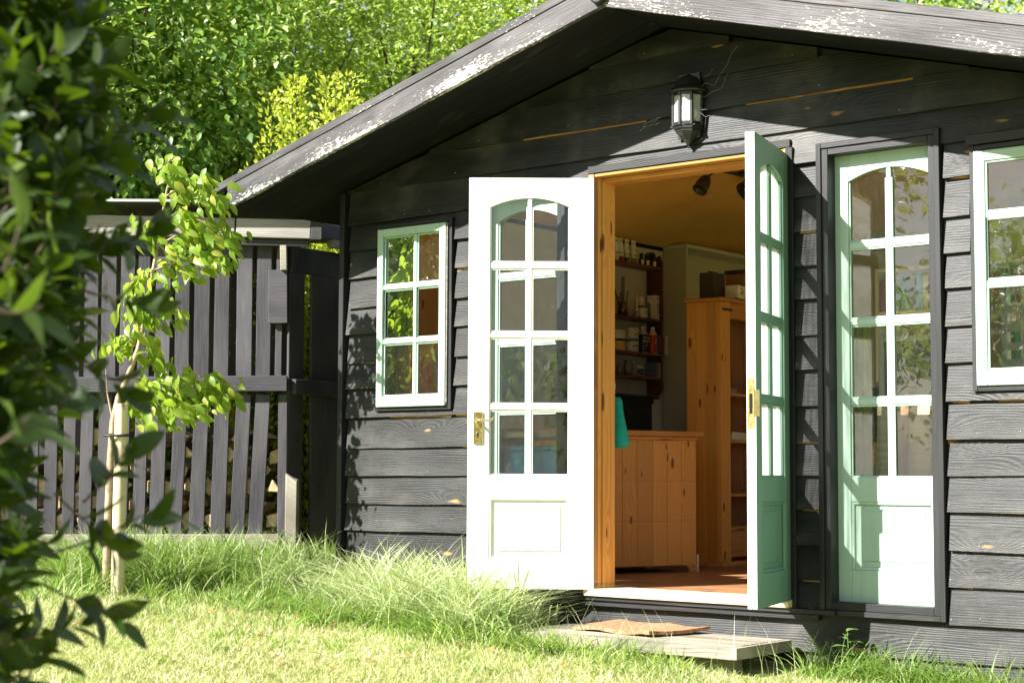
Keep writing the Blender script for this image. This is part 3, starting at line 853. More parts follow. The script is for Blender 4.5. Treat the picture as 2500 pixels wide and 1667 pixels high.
def slat(pxa, pxb, pya, pyb, qxa=None, qxb=None, y=-.002):
    """slat seen between pixel columns pxa..pxb at row pya (top) and qxa..qxb at row pyb (bottom)"""
    qxa = pxa if qxa is None else qxa; qxb = pxb if qxb is None else qxb
    sa0, zt = on_f(pxb, pya); sa1, _ = on_f(pxa, pya); sb0, zb_ = on_f(qxb, pyb); sb1, _ = on_f(qxa, pyb)
    t = (sa0 + sa1) / 2; b = (sb0 + sb1) / 2; w = ((sa1 - sa0) + (sb1 - sb0)) / 2; h = zt - zb_
    tilt = math.atan2(t - b, h)
    FBox('slat', M_slat, (t + b) / 2 - w / 2, (t + b) / 2 + w / 2, y - .020, y, zb_, zt, tilt)
for a, b in ((580, 618), (630, 664), (676, 692), (525, 562), (478, 514), (430, 465), (382, 418), (340, 368), (296, 330), (252, 286), (208, 242), (164, 198), (120, 154), (76, 110), (32, 66), (-12, 22)):
    slat(a + random.uniform(-2, 2), b, 572, 948, a - 6 + random.uniform(-2, 2), b - 5)
LOWS = [((680, 701), (676, 699)), ((625, 660), (604, 640)), ((579, 612), (559, 597)), ((525, 561), (512, 549)), ((476, 511), (459, 497)), ((428, 458), (408, 443)),
        ((376, 408), (361, 398)), ((333, 362), (321, 353)), ((288, 318), (277, 309)), ((244, 272), (232, 264)), ((200, 229), (189, 221)), ((158, 186), (149, 180)), ((112, 142), (104, 136)), ((66, 96), (58, 90)), ((20, 50), (12, 44)), ((-26, 4), (-34, -2))]
for (a, b), (c, d_) in LOWS: slat(a, b, 962, 1306, c, d_, y=.0)
def frow(name, mat, px0, px1, py0, py1, y0, y1, tilt=0, bev=.003):
    s0, zt = on_f(px1, py0); s1, _ = on_f(px0, py0); _, zb_ = on_f((px0 + px1) / 2, py1)
    return FBox(name, mat, s0, s1, y0, y1, zb_, zt, tilt, bev)
frow('rail', M_slath, -60, 703, 922, 958, .001, .045, 0.012)
frow('top_beam', M_bleach, -60, 578, 531, 578, .010, .075, -.018)
frow('top_beam', M_bleach, 582, 762, 540, 585, .012, .077, -.022)
frow('beam_strip', M_slath, -60, 756, 582, 596, .005, .050, -.016)
frow('felt_flap', M_felt, 763, 790, 545, 590, .0, .080, -.02)
frow('base_beam', M_grey, -60, 684, 1305, 1341, .012, .070, .006)
frow('base_beam', M_grey, 640, 676, 1316, 1336, .072, .080)
frow('corner_block', M_slath, 658, 704, 660, 790, .001, .030, .02)
frow('corner_block', M_grey, 687, 703, 600, 662, .002, .050, .03)
# stub post with a bevelled top
sA, zT = on_f(727, 1155); sB, _ = on_f(699, 1155); _, zB = on_f(715, 1345)
stub = MB()
stub.hexa([(sA, -.13, zB - .1), (sB, -.13, zB - .1), (sB, .03, zB - .1), (sA, .03, zB - .1), (sA, -.10, zT), (sB, -.10, zT), (sB, -.01, zT), (sA, -.01, zT)])
stub = MB(); stub.hexa([(sA - .0, .03, zB - .1), (sB, .03, zB - .1), (sB, -.13, zB - .1), (sA, -.13, zB - .1), (sA, .03, zT - .05), (sB, .03, zT), (sB, -.10, zT + .01), (sA, -.10, zT - .03)])
for i, (a, b, c) in enumerate(stub.v): stub.v[i] = tuple(FU * a - FN * b + np.array([0, 0, c]))
stub.build('stub_post', M_grey, store, .004)
# return side: runs inwards (world y) from the corner
def RBox(name, mat, y0, y1, x0, x1, z0, z1, bev=.003, tilt=0.0):
    o = B(name, mat, store, x0, x1, y0, y1, z0, z1, bev)
    o.rotation_euler = (tilt, 0, 0); return o
zr = [on_f(705, y)[1] for y in (600, 665, 760, 925, 962, 1330)]
RBox('rail', M_slath, .02, 1.5, -.004, .036, zr[4], zr[3])
RBox('side_panel', M_slat, .02, 1.5, -.026, -.005, zr[1], zr[0])
RBox('return_beam', M_grey, .30, 1.5, .0, .06, zr[0] + .02, zr[0] + .065)
RBox('return_beam', M_slath, .20, 1.5, .005, .05, zr[0] + .067, zr[0] + .16)
for k, (y0, y1) in enumerate(((.0, .125), (.19, .43), (.56, .78), (.90, 1.10), (1.2, 1.4))):
    RBox('slat', M_slat, y0, y1, -.026, -.006, zr[5], zr[1], tilt=(.0, .01, -.008, .01, 0)[k])
RBox('leaning_lath', M_terra, .115, .150, -.06, -.045, zr[4] - .02, zr[1] - .25, tilt=.06)
RBox('corner_post', M_slat, .03, .10, -.10, -.03, zr[5] - .1, zr[0])
# roof sheet and the dark underside boards
_, zro = on_f(500, 500)
FBox('roof_sheet', M_felt, -.12, 3.6, -1.6, .16, zro - .014, zro - .002, 0, .001)
FBox('roof_edge', M_tin, -.12, 3.6, .161, .170, zro - .010, zro + .004, 0, .001)
FBox('back_panel', M_slat, .2, 3.6, -1.62, -1.6, 1.15, zro - .02, 0, .001)
for k in range(14):
    FBox('slat', M_slat, .15 + k * .24, .15 + k * .24 + .13, -1.64, -1.62, -.05, 1.3, random.uniform(-.01, .01))
FBox('spacer_block', plain('pale_block', (0.42, 0.44, 0.33), .7, .1), *[on_f(740, 521)[0], on_f(711, 521)[0]], .082, .10, on_f(725, 536)[1], on_f(725, 521)[1])
# stacked split logs behind the slats
logm = []
for v in range(4):
    m = MB(); L = .30
    n = (3, 4, 5, 4)[v]
    pr = [(math.cos(2 * PI * k / n + v) * .062 * random.uniform(.75, 1.15), math.sin(2 * PI * k / n + v) * .055 * random.uniform(.75, 1.15)) for k in range(n)]
    m.prism(pr, -L / 2, L / 2)
    me = m.mesh('split_log', .006); me.materials.append(M_log); me.materials.append(M_logb)
    for p in me.polygons: p.material_index = 1 if (abs(p.normal.y) < .5 and p.index % 3 == 0) else 0
    logm.append(me)
nlog = 0
for row in range(8):
    for c in range(22):
        if row > 5 and random.random() < .5: continue
        s_ = .10 + c * .125 + (row % 2) * .06 + random.uniform(-.01, .01); z = .10 + row * .098 + random.uniform(-.008, .008)
        if nlog >= 168: continue
        o = bpy.data.objects.new('split_log', random.choice(logm)); COL.objects.link(o); nlog += 1
        p = FP0 + FU * s_ + FN * (.185 + random.uniform(-.02, .03))
        o.location = (p[0], p[1], z - .03)
        o.rotation_euler = (0, 0, 0)
        o.rotation_euler = (Matrix.Rotation(ANG_F + random.uniform(-.12, .12), 3, 'Z') @ Matrix.Rotation(random.uniform(0, 6), 3, 'Y')).to_euler()
        tag(o, 'split firewood log stacked behind the slats of the log store', 'log', 'firewood logs stacked in the log store')
# red brown planks leaning inside the store
for px0, py0, px1, py1, dep in ((690, 700, 672, 905, .33), (745, 800, 740, 925, .30), (640, 960, 655, 1270, .15)):
    a = at(px0, py0, 10.35 + dep * .2); b = at(px1, py1 + 330, 10.35 + dep * .2)
lean = empty('leaning_plank', (-2.62, .80, -.03), 0, 'red brown plank leaning inside the dark end of the log store', 'plank')
pk = B('plank', M_terra, lean, -.03, .03, -.09, .09, 0, 1.55); pk.rotation_euler = (-.10, 0, .15)

# pale strip of board standing behind the shed's corner post
lb = empty('pale_offcut', (-1.80, .10, -.12), 0, 'narrow pale board leaning upright against the shed corner', 'board')
o = B('face', M_terra, lb, -.018, .018, -.004, .004, .0, .76); o.rotation_euler = (0, -.055, 0)
o = B('bare_edge', M_sill, lb, -.028, -.0185, -.005, .005, .0, .76, .001); o.rotation_euler = (0, -.055, 0)

# ------------------------------------------------------------------ doorstep and mat
step = empty('doorstep', (.5, -.25, -.165), .0, 'low weathered plank doorstep lying in grass below the open doors', 'step')
fr_l, fr_r, bk_r = on_z(1248, 1537, -.165), on_z(1793, 1579, -.165), on_z(1962, 1562, -.165)
fr_l[2] = fr_r[2] = -.165
org = np.array([.5, -.25, -.165])
U = (fr_r - fr_l); LU = np.linalg.norm(U[:2]); u = U / LU
V = np.array([-u[1], u[0], 0]); dv = float((bk_r - fr_r) @ V)
angs = math.atan2(u[1], u[0])
def step_piece(name, mat, a0, a1, b0, b1, z0, z1, bev=.003, warp_=0):
    m = MB(); n = 10
    for k in range(n):
        q0, q1 = a0 + (a1 - a0) * k / n, a0 + (a1 - a0) * (k + 1) / n
        w0, w1 = warp_ * math.sin(q0 * 3), warp_ * math.sin(q1 * 3)
        m.hexa([(q0, b0, z0 + w0), (q1, b0, z0 + w1), (q1, b1, z0 + w1), (q0, b1, z0 + w0), (q0, b0, z1 + w0), (q1, b0, z1 + w1), (q1, b1, z1 + w1), (q0, b1, z1 + w0)])
    o = m.build(name, mat, step)
    bm = bmesh.new(); bm.from_mesh(o.data); bmesh.ops.remove_doubles(bm, verts=bm.verts, dist=.0004)
    seen = {}
    for f in bm.faces: seen.setdefault(tuple(sorted(v.index for v in f.verts)), []).append(f)
    bmesh.ops.delete(bm, geom=[f for q in seen.values() if len(q) > 1 for f in q], context='FACES_ONLY'); bm.to_mesh(o.data); bm.free()
    p = fr_l - org
    o.location = (p[0], p[1], 0); o.rotation_euler = (0, 0, angs); return o
nb = 6; bwid = (dv - .004) / nb
for k in range(nb):
    step_piece('board', M_grey, random.uniform(0, .015), LU - random.uniform(0, .012), .0 + k * bwid + .003, (k + 1) * bwid - .003, -.022 - (k % 2) * .001, 0, .003, .002)
step_piece('front_board', M_grey, 0, LU, -.028, -.0005, -.050, -.001, .003, .002)
step_piece('side_board', M_grey, LU + .0005, LU + .026, -.028, dv, -.050, -.002)
step_piece('bearer', M_grey, .1, LU - .05, .08, .14, -.12, -.024)
mat_ = MB(); nn = 14
c0, c1, c2, c3 = (on_z(1398, 1534, -.158), on_z(1585, 1553, -.158), on_z(1735, 1543, -.158), on_z(1530, 1521, -.158))
P = []
for j in range(7):
    for i in range(nn + 1):
        s_, t_ = i / nn, j / 6
        p = (1 - s_) * (1 - t_) * c0 + s_ * (1 - t_) * c1 + s_ * t_ * c2 + (1 - s_) * t_ * c3
        zz = -.161 + .010 * math.sin(s_ * 5 + t_ * 2) ** 2 + random.uniform(-.001, .001) + (.018 * max(0, s_ - .75) * 4 * max(0, t_ - .3))
        P.append((p[0] - .55, p[1] + .25, zz))
W_ = nn + 1; F_ = [(j * W_ + i, j * W_ + i + 1, (j + 1) * W_ + i + 1, (j + 1) * W_ + i) for j in range(6) for i in range(nn)]
top = [(x + random.uniform(-.003, .003), y + random.uniform(-.003, .003), z + .016 + random.uniform(-.0015, .0015)) for x, y, z in P]
mat_.add(P, [f[::-1] for f in F_]); mat_.add(top, F_)
bord = [i for i in range(nn + 1)] + [j * W_ + nn for j in range(1, 7)] + [6 * W_ + i for i in range(nn - 1, -1, -1)] + [j * W_ for j in range(5, 0, -1)]
nP = len(P)
mat_.f += [(bord[i], bord[(i + 1) % len(bord)], bord[(i + 1) % len(bord)] + nP, bord[i] + nP) for i in range(len(bord))]; mat_.sm += [False] * len(bord)
mo_ = mat_.build('doormat', M_coir); mo_.location = (.55, -.25, 0)
tag(mo_, 'worn sandy coir doormat lying askew on the doorstep', 'doormat')

# ------------------------------------------------------------------ wall lantern
lan = empty('wall_lantern', (.560, -.008, 2.08), 0, 'black half lantern with clear panes on the gable above the doors', 'lantern')
def half(prof, seg=5): pass
def lring(name, prof, mat, sm=False, par=lan, seg=6):
    m = MB(); m.lathe(prof, seg, (0, -.012, 0), PI - .0 + .0, 2 * PI, sm)
    return m.build(name, mat, par)
hexa_ = [(0, .0), (.006, .004), (.008, .010), (.004, .016), (.012, .020), (.030, .042), (.050, .060), (.062, .074), (.066, .078), (.066, .086), (.074, .090), (.074, .100), (.069, .103), (.069, .1035)]
m = MB(); m.lathe(hexa_, 4, (0, -.004, 0), PI, 2 * PI, False); m.build('base_cup', M_blackm, lan)
m = MB(); m.box(-.068, .068, -.060, -.004, .098, .104); m.build('base_plate', M_blackm, lan)
m = MB(); m.lathe([(.098, .268), (.094, .275), (.070, .296), (.060, .318), (.048, .334), (.026, .346), (.008, .352), (.004, .360), (.007, .366), (.0, .372)], 12, (0, -.004, 0), PI, 2 * PI, False); m.build('roof_cap', M_blackm, lan)
m = MB(); m.lathe([(.0, .262), (.096, .262), (.098, .268)], 12, (0, -.004, 0), PI, 2 * PI, False); m.build('roof_rim', M_blackm, lan)
B('back_plate', M_blackm, lan, -.062, .062, -.006, .004, .05, .36)
r_ = .072; pts_ = [(r_ * math.cos(a), -.006 + r_ * math.sin(a) * 1.05) for a in (PI, PI * 1.25, PI * 1.5, PI * 1.75, 2 * PI)]
for (x, y) in pts_:
    B('post', M_blackm, lan, x - .0065, x + .0065, y - .006 - .001, y + .006 - .001, .103, .263, .001)
for (xa, ya), (xb, yb) in zip(pts_[:-1], pts_[1:]):
    g_ = MB(); g_.add([(xa, ya, .118), (xb, yb, .118), (xb, yb, .25), (xa, ya, .25)], [(0, 1, 2, 3)]); g_.build('pane', M_lglass, lan)
    for z0, z1 in ((.104, .120), (.246, .262)):
        f_ = MB(); f_.hexa([(xa, ya - .003, z0), (xb, yb - .003, z0), (xb, yb + .003, z0), (xa, ya + .003, z0), (xa, ya - .003, z1), (xb, yb - .003, z1), (xb, yb + .003, z1), (xa, ya + .003, z1)])
        f_.build('pane_frame', M_blackm, lan)
m = MB(); m.lathe([(0, .105), (.014, .106), (.014, .128), (.018, .140), (.027, .158), (.029, .175), (.025, .192), (.013, .203), (0, .206)], 16, (0, -.036, 0)); bu = m.build('bulb', M_bulb, lan)
# cobweb threads
wb = MB()
cob = [((1712, 240), (1760, 215), (1778, 180)), ((1700, 262), (1725, 268)), ((1705, 275), (1735, 285)), ((1612, 290), (1580, 300), (1562, 320)), ((1612, 300), (1570, 310)), ((1690, 230), (1720, 205), (1745, 208), (1802, 112)), ((1712, 195), (1740, 170)), ((1612, 285), (1590, 296)), ((1700, 220), (1712, 224))]
for c in cob:
    pts = [tuple(on_y(x + random.uniform(-2, 2), y, -.03)) for x, y in c]
    if len(pts) == 2: pts.insert(1, tuple((np.array(pts[0]) + np.array(pts[1])) / 2 + np.array([0, 0, -.006])))
    pp_ = []
    for a_, b_ in zip(pts[:-1], pts[1:]):
        for q_ in range(4): pp_.append(tuple(np.array(a_) + (np.array(b_) - np.array(a_)) * q_ / 4 + RNG.normal(size=3) * .004))
    pp_.append(pts[-1]); wb.tube(pp_, [.0005] * len(pp_), 4)
tag(wb.build('cobweb', M_web), 'grey cobweb strands strung round the wall lantern', 'cobweb', kind='stuff')

# ------------------------------------------------------------------ inside the shed
# low pine chest standing askew behind the doorway
ch = empty('pine_chest', (-.41, 1.555, .0), math.atan2(-.94, -.34), 'low varnished pine chest of upright planks just inside the doorway', 'chest')
D = .46; LCH = 1.15
xs_ = [0.0, .105, .205, .305, .415, .515, .62, .73, .84, .95, 1.05, LCH]
rows_ = [(.040, .290), (.2906, .515), (.5156, .745)]
for a, b in zip(xs_[:-1], xs_[1:]):
    B('plank', M_pine, ch, a + .0008, b - .0008, -.018, .0, .040, .745, .0012)
for z in (.290, .515): B('joint_line', M_wardin, ch, .002, LCH - .002, .0001, .0004, z, z + .0014, 0)
B('top_moulding', M_pineh, ch, -.006, LCH, -.02, .012, .7455, .765, .004)
B('top', M_pineh, ch, -.035, LCH + .03, -D - .02, .030, .7655, .797, .005)
B('end_panel', M_pine, ch, .0, .018, -D, -.0185, .04, .745)
B('end_panel', M_pine, ch, LCH - .018, LCH, -D, -.0185, .04, .745)
B('back_panel', M_pine, ch, .0185, LCH - .0185, -D, -D + .012, .04, .745)
m = MB(); m.prism([(-.002, 0), (.05, 0), (.055, .02), (.075, .036), (.10, .0398), (-.002, .0398)], -.022, .004); m.build('bracket_foot', M_pineh, ch)
B('bracket_foot', M_pineh, ch, LCH - .08, LCH, -.022, .0, 0, .0398)
B('bracket_foot', M_pineh, ch, .0, .05, -D, -D + .03, 0, .0398)
B('side_foot', M_shelfw, ch, -.014, -.0025, -.04, .006, 0, .10, .003)

# wardrobe
X0, X1, Y0, Y1, HT = -.79, -.545, 2.05, 3.05, 1.60
wa = empty('pine_wardrobe', (X0, Y0, 0), 0, 'tall open varnished pine wardrobe with shelves at the back of the shed', 'wardrobe')
def W(name, mat, x0, x1, y0, y1, z0, z1, bev=.002): return B(name, mat, wa, x0 - X0, x1 - X0, y0 - Y0, y1 - Y0, z0, z1, bev)
for k in range(3):
    w3 = (X1 - X0 - .035) / 3
    W('side_board', M_pine, X0 + k * w3 + .0004, X0 + (k + 1) * w3 - .0004, Y0, Y0 + .018, .03, HT - .001, .0008)
W('front_stile', M_pine, X1 - .0345, X1 + .004, Y0 - .004, Y0 + .10, .03, HT - .001, .003)
W('front_stile', M_pine, X1 - .0345, X1 + .004, Y1 - .07, Y1, .03, HT - .001, .003)
W('side_board', M_pine, X0, X1 - .035, Y1 - .018, Y1, .03, HT - .001)
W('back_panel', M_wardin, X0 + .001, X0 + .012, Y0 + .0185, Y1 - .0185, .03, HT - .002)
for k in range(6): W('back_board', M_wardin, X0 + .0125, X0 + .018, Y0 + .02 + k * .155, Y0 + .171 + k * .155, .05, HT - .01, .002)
W('top_rail', M_piney, X1 - .03, X1 + .002, Y0 + .1005, Y1 - .0705, HT - .10, HT - .002)
W('cornice', M_piney, X0 - .012, X1 + .022, Y0 - .022, Y1 + .02, HT, HT + .022, .006)
W('plinth', M_piney, X0 - .004, X1 + .018, Y0 - .016, Y1 + .004, 0, .0295, .004)
for z in (1.03, .745, .42): W('shelf', M_piney, X0 + .0185, X1 - .012, Y0 + .019, Y1 - .019, z, z + .018)
W('drawer_rail', M_piney, X1 - .03, X1 + .002, Y0 + .1005, Y1 - .0705, .215, .24)
dq = W('drawer', M_piney, X1 - .028, X1 + .0, Y0 + .104, Y1 - .074, .055, .213, .004)
kb = MB(); kb.lathe([(0, 0), (.012, .001), (.016, .010), (.012, .020), (.006, .026), (.006, .03)], 12); k1 = kb.build('knob', M_wardin, wa)
k1.location = (X1 + .028 - X0, .42, .135); k1.rotation_euler = (0, -PI / 2, 0)
W('door_catch', M_blackm, X1 + .0045, X1 + .009, Y0 + .005, Y0 + .12, HT - .055, HT - .04)
c_ = empty('folded_cloth', (X1 - .10, Y0 + .30, .763), 0, 'crumpled pale cloth folded on a wardrobe shelf', 'cloth')
m = MB()
for k in range(5):
    a = k * .009; m.hexa([(-.06, -.14 + .01 * k, a), (.07, -.13, a + .003), (.07, .13, a), (-.06, .14 - .01 * k, a + .004), (-.06, -.13 + .012 * k, a + .008), (.065, -.12, a + .014), (.06, .12, a + .008), (-.06, .13 - .01 * k, a + .012)])
m.build('fold', M_paper, c_, .003)
t_ = empty('small_tins', (X1 - .09, Y0 + .22, 1.048), 0, 'little row of silver tubes on the upper wardrobe shelf', 'tubes')
for k in range(4):
    m = MB(); m.tube([(0, 0, 0), (0, 0, .035), (.002, 0, .045)], [.010, .012, .004], 8); o = m.build('tube', M_steel, t_); o.location = (0, k * .028, 0); o.rotation_euler = (.2 - k * .1, 0, 0)

# white bookcase beyond
bc = empty('white_bookcase', (-1.599, 3.0, 0), 0, 'tall cream bookcase against the far left wall behind the wardrobe', 'bookcase')
B('side_panel', M_cream, bc, .0, .19, .0, .025, .0, 2.10)
B('side_panel', M_cream, bc, .0, .19, 1.45, 1.475, .0, 2.10)
B('top_panel', M_shelfw, bc, .0, .198, -.002, 1.478, 2.1005, 2.125)
B('back_panel', M_cream, bc, .0005, .008, .0255, 1.4495, .0, 2.10)
for z in (1.72, 1.36, 1.02, .68, .34, .04): B('shelf', M_shelfw, bc, .009, .188, .0255, 1.4495, z, z + .02)

# boxes on top of the wardrobe
WT = HT + .022
def on_wt(px): return float(on_x(px, 715, -.62)[1])
def thing_box(name, label, cat, mat, x, y, z, sx, sy, sz, rz=0, bev=.003, parts=None):
    e = empty(name, (x, y, z), rz, label, cat)
    B('carton', mat, e, -sx / 2, sx / 2, -sy / 2, sy / 2, 0, sz, bev)
    return e
e = thing_box('printed_box', 'long cream box with black print tilted on the wardrobe top', 'box', M_paper, -.60, 2.42, WT + .008, .09, .34, .082)
e.rotation_euler = (-.03, 0, .05)
text('print', '2r } === ) :2', .055, (.0458, .0, .042), PI / 2, PI / 2, M_ink, e)
e = thing_box('brown_box', 'dark brown wooden box stacked behind the cream box', 'box', M_card, -.69, 2.62, WT, .14, .34, .19)
B('lid', M_cardd, e, -.075, .075, -.175, .175, .1905, .215)
e = thing_box('black_case', 'black case standing at the left end of the wardrobe top', 'case', M_cardd, -.70, 2.20, WT, .10, .14, .17)
B('handle', M_blackp, e, -.01, .01, -.04, .04, .1705, .182)
bs = empty('wicker_basket', (-.64, 2.90, WT), 0, 'round amber wicker basket holding green cloth on the wardrobe', 'basket')
m = MB(); m.lathe([(.0, 0), (.085, .0), (.095, .13), (.09, .135), (.085, .13), (.078, .01), (0, .008)], 20); m.build('basket', plain('amber_wicker', (.45, .22, .06), .8, .35, 40, bump=1), bs)
m = MB(); m.lathe([(.0, .08), (.09, .135), (.098, .18), (.085, .25), (.05, .28), (.0, .285)], 16); m.build('cloth', plain('moss_cloth', (.20, .28, .09), .9, .2, 20, bump=1), bs)

# red brown wall shelf with its pots, on the left wall
sh = empty('wall_shelf', (-1.599, 2.05, 1.1), 0, 'red brown four tier shelf fixed to the left inner wall', 'shelf')
def S(name, x0, x1, y0, y1, z0, z1, bev=.002, mat=None): return B(name, mat or M_red, sh, x0 + 1.599, x1 + 1.599, y0 - 2.05, y1 - 2.05, z0 - 1.1, z1 - 1.1, bev)
SZ = [1.946, 1.590, 1.358, 1.200]
for z in SZ: S('shelf', -1.598, -1.480, 2.051, 2.798, z - .018, z)
for y in (2.80, 2.03):
    m = MB(); pr = [(-1.599, 1.08), (-1.505, 1.08), (-1.488, 1.10), (-1.478, 1.13), (-1.478, 1.99), (-1.50, 2.01), (-1.53, 2.02), (-1.545, 2.055), (-1.599, 2.055)]
    m.prism([(x + 1.599, z - 1.1) for x, z in pr], y - 2.05, y - 2.05 + .018); m.build('side_panel', M_red, sh)
def sy(px): return float(on_x(px, 800, -1.53)[1])
def lathe_thing(name, label, cat, y, z, pieces, group=None, x=-1.53, rz=0):
    e = empty(name, (x, y, z), rz, label, cat, group)
    for nm, prof, mt in pieces:
        MB().lathe(prof, 14, (0, 0, 0)).build(nm, mt, e)
    return e
# tubes of paint standing on their caps
tubes = [(1500, 'half hidden cream paint tube standing leftmost on the top shelf', M_paper, M_paper), (1511, 'cream paint tube with mauve cap, second on the top shelf', M_paper, M_pinkp),
         (1526, 'cream paint tube with dark green cap on the top shelf', M_paper, M_greenp), (1542, 'cream paint tube with yellow sun label on the top shelf', M_paper, M_card)]
for k, (px, lab, m1, m2) in enumerate(tubes):
    y = sy(px); e = empty('paint_tube', (-1.515, y, SZ[0]), 0, lab, 'paint tube')
    MB().lathe([(0, 0), (.017, .0), (.018, .035), (.0, .0352)], 12).build('cap', m2, e)
    m = MB(); n = 12; vs = []
    for zz, rx, ry in ((.036, .020, .020), (.07, .021, .020), (.12, .023, .010), (.150, .024, .0025), (.158, .024, .0022)):
        for q in range(n):
            a = 2 * PI * q / n; vs.append((ry * math.cos(a), rx * math.sin(a), zz))
    fs_ = [(i * n + q, i * n + (q + 1) % n, (i + 1) * n + (q + 1) % n, (i + 1) * n + q) for i in range(4) for q in range(n)] + [tuple(range(4 * n, 5 * n))]
    m.add(vs, fs_, True); m.build('body', m1, e)
    B('label_band', M_ink, e, .004, .0225, -.018, .018, .052, .056, .0005)
    B('label_band', M_ink, e, .0005, .0085, -.016, .016, .132, .136, .0005)
    if k == 3: o = MB().lathe([(0, 0), (.010, 0), (.010, .001)], 12).build('sun_label', M_amber, e); o.location = (.0195, 0, .092); o.rotation_euler = (0, PI / 2, 0)
    if k == 2: B('label_text_bar', M_inkg, e, .0195, .0205, -.013, .013, .085, .089, 0); B('label_text_bar', M_inkg, e, .0185, .0195, -.012, .012, .098, .101, 0)
inks = [(1561, 'first small black ink bottle right of the paint tubes'), (1574, 'second small black ink bottle from the paint tubes'), (1590, 'third small black ink bottle from the paint tubes'), (1604, 'last small black ink bottle, nearest the shelf side')]
for px, lab in inks:
    e = lathe_thing('ink_bottle', lab, 'ink bottle', sy(px), SZ[0], [('bottle', [(0, 0), (.017, 0), (.018, .004), (.018, .046), (.012, .054), (.012, .056)], M_blackp), ('cap', [(.0, .0565), (.0145, .0565), (.0145, .080), (.0, .081)], M_blackp)], x=-1.512)
    MB().lathe([(.0184, .006), (.0184, .036)], 10, (0, 0, 0), -1.1, .8).build('label', M_paper, e)
# second shelf
z2 = SZ[1]
cup = lathe_thing('brush_cup', 'clear glass cup of pens and brushes on the second shelf', 'cup', sy(1520), z2, [('glass', [(0, .002), (.034, .002), (.036, .09), (.034, .09), (.032, .006), (0, .006)], M_jar)])
pens = ((-.02, -.04, .20, M_blackp, .005), (.0, .005, .26, M_bluep, .012), (.01, .03, .17, M_greenp, .004), (-.01, -.015, .13, M_pinkp, .006), (.012, -.03, .15, M_blackp, .004))
for a, b, hh, mt, rr in pens:
    MB().tube([(a * .3, b * .3, .008), (a, b, hh * .6), (a * 1.4, b * 1.5, hh)], [rr * .6, rr, rr * .9], 6).build('pen', mt, cup)
e = empty('white_tube', (-1.50, sy(1546), z2), 0, 'slim white upright tube beside the brush cup', 'tube')
MB().lathe([(0, 0), (.0065, 0), (.0065, .155), (0, .157)], 10).build('tube', M_paper, e)
MB().lathe([(.0067, .03), (.0067, .037)], 10).build('ring_mark', M_ink, e)
def can(label, y, z, r, h, mt, lab_m, lidm, txt=None, tm=M_ink, x=-1.52, name='paint_pot', cat='pot', ts=.016):
    e = lathe_thing(name, label, cat, y, z, [('pot', [(0, 0), (r, 0), (r * 1.0, h), (0, h)], mt), ('lid', [(0, h + .0004), (r * 1.04, h + .0004), (r * 1.04, h + .012), (r * .9, h + .014), (0, h + .014)], lidm)], x=x)
    MB().lathe([(r * 1.012, h * .15), (r * 1.012, h * .88)], 12, (0, 0, 0), -1.6, .9).build('label', lab_m, e)
    if txt: text('label_text', txt, ts, (r * 1.04 * .94, -r * .30, h * .52), PI / 2, PI / 2 - .32, tm, e)
    return e
can('white round tub under the small jar on the second shelf', sy(1563), z2, .036, .068, M_paper, M_shelfw, M_greenp, '===', x=-1.515)
can('small amber labelled jar stacked on the white tub', sy(1561), z2 + .083, .026, .045, M_paper, M_sill, M_paper, x=-1.515)
e = empty('instruction_book', (-1.53, sy(1598), z2), .1, 'pale upright packet with green print at the end of the second shelf', 'packet')
B('packet', M_paper, e, -.035, .035, -.045, .045, 0, .165, .002); text('green_print', 'conthec', .022, (.0355, .0, .145), PI / 2, PI / 2, M_inkg, e)
for k in range(5): B('print_line', M_ink, e, .0352, .0358, -.03, .0 + .005 * (k % 3), .045 + k * .014, .050 + k * .014, 0)
e = empty('dark_jar', (-1.535, sy(1580), z2), 0, 'dark blue jar between the white tub and the packet', 'jar')
MB().lathe([(0, 0), (.026, 0), (.026, .10), (.02, .11), (0, .112)], 12).build('jar', M_bluep, e)
# third shelf
z3 = SZ[2]
can('white tub with amber label at the left of the third shelf', sy(1508), z3, .044, .062, M_paper, M_amber, M_ink)
can('white tub with black band stacked on the amber labelled tub', sy(1508), z3 + .077, .044, .045, M_paper, M_shelfw, M_paper)
can('lower white tub lettered SOFT on the third shelf', sy(1540), z3, .044, .070, M_shelfw, M_shelfw, M_inkg, 'SOFT', ts=.024)
can('upper white tub stacked on the tub lettered SOFT', sy(1540), z3 + .085, .044, .058, M_shelfw, M_shelfw, M_paper, 'soft', ts=.022)
def bottle(label, y, col, capm, l1, l2):
    e = lathe_thing('bleach_bottle', label, 'bottle', y, z3, [('body', [(0, 0), (.028, 0), (.030, .004), (.030, .125), (.026, .138), (.012, .150)], col), ('neck', [(.0305, .1255), (.024, .142), (.013, .152)], M_paper), ('cap', [(.0, .1525), (.015, .1525), (.015, .180), (.0, .181)], capm), ('base_ring', [(.0305, .0005), (.0305, .004)], M_paper)], x=-1.512)
    for q, (t, zz) in enumerate(l1): text('label_text', t, .023, (.0292, -.004, zz), PI / 2, PI / 2 - .15, M_wprint, e)
    return e
bottle('dark bottle lettered Wood Bleach with white cap on the third shelf', sy(1565), M_darkp, M_paper, (('Wood', .100), ('Bleach', .078), ('A', .05)), None)
bottle('bright red bottle of bleach with white cap on the third shelf', sy(1588), M_redp, M_paper, (('B', .095), ('Bl', .073)), None)
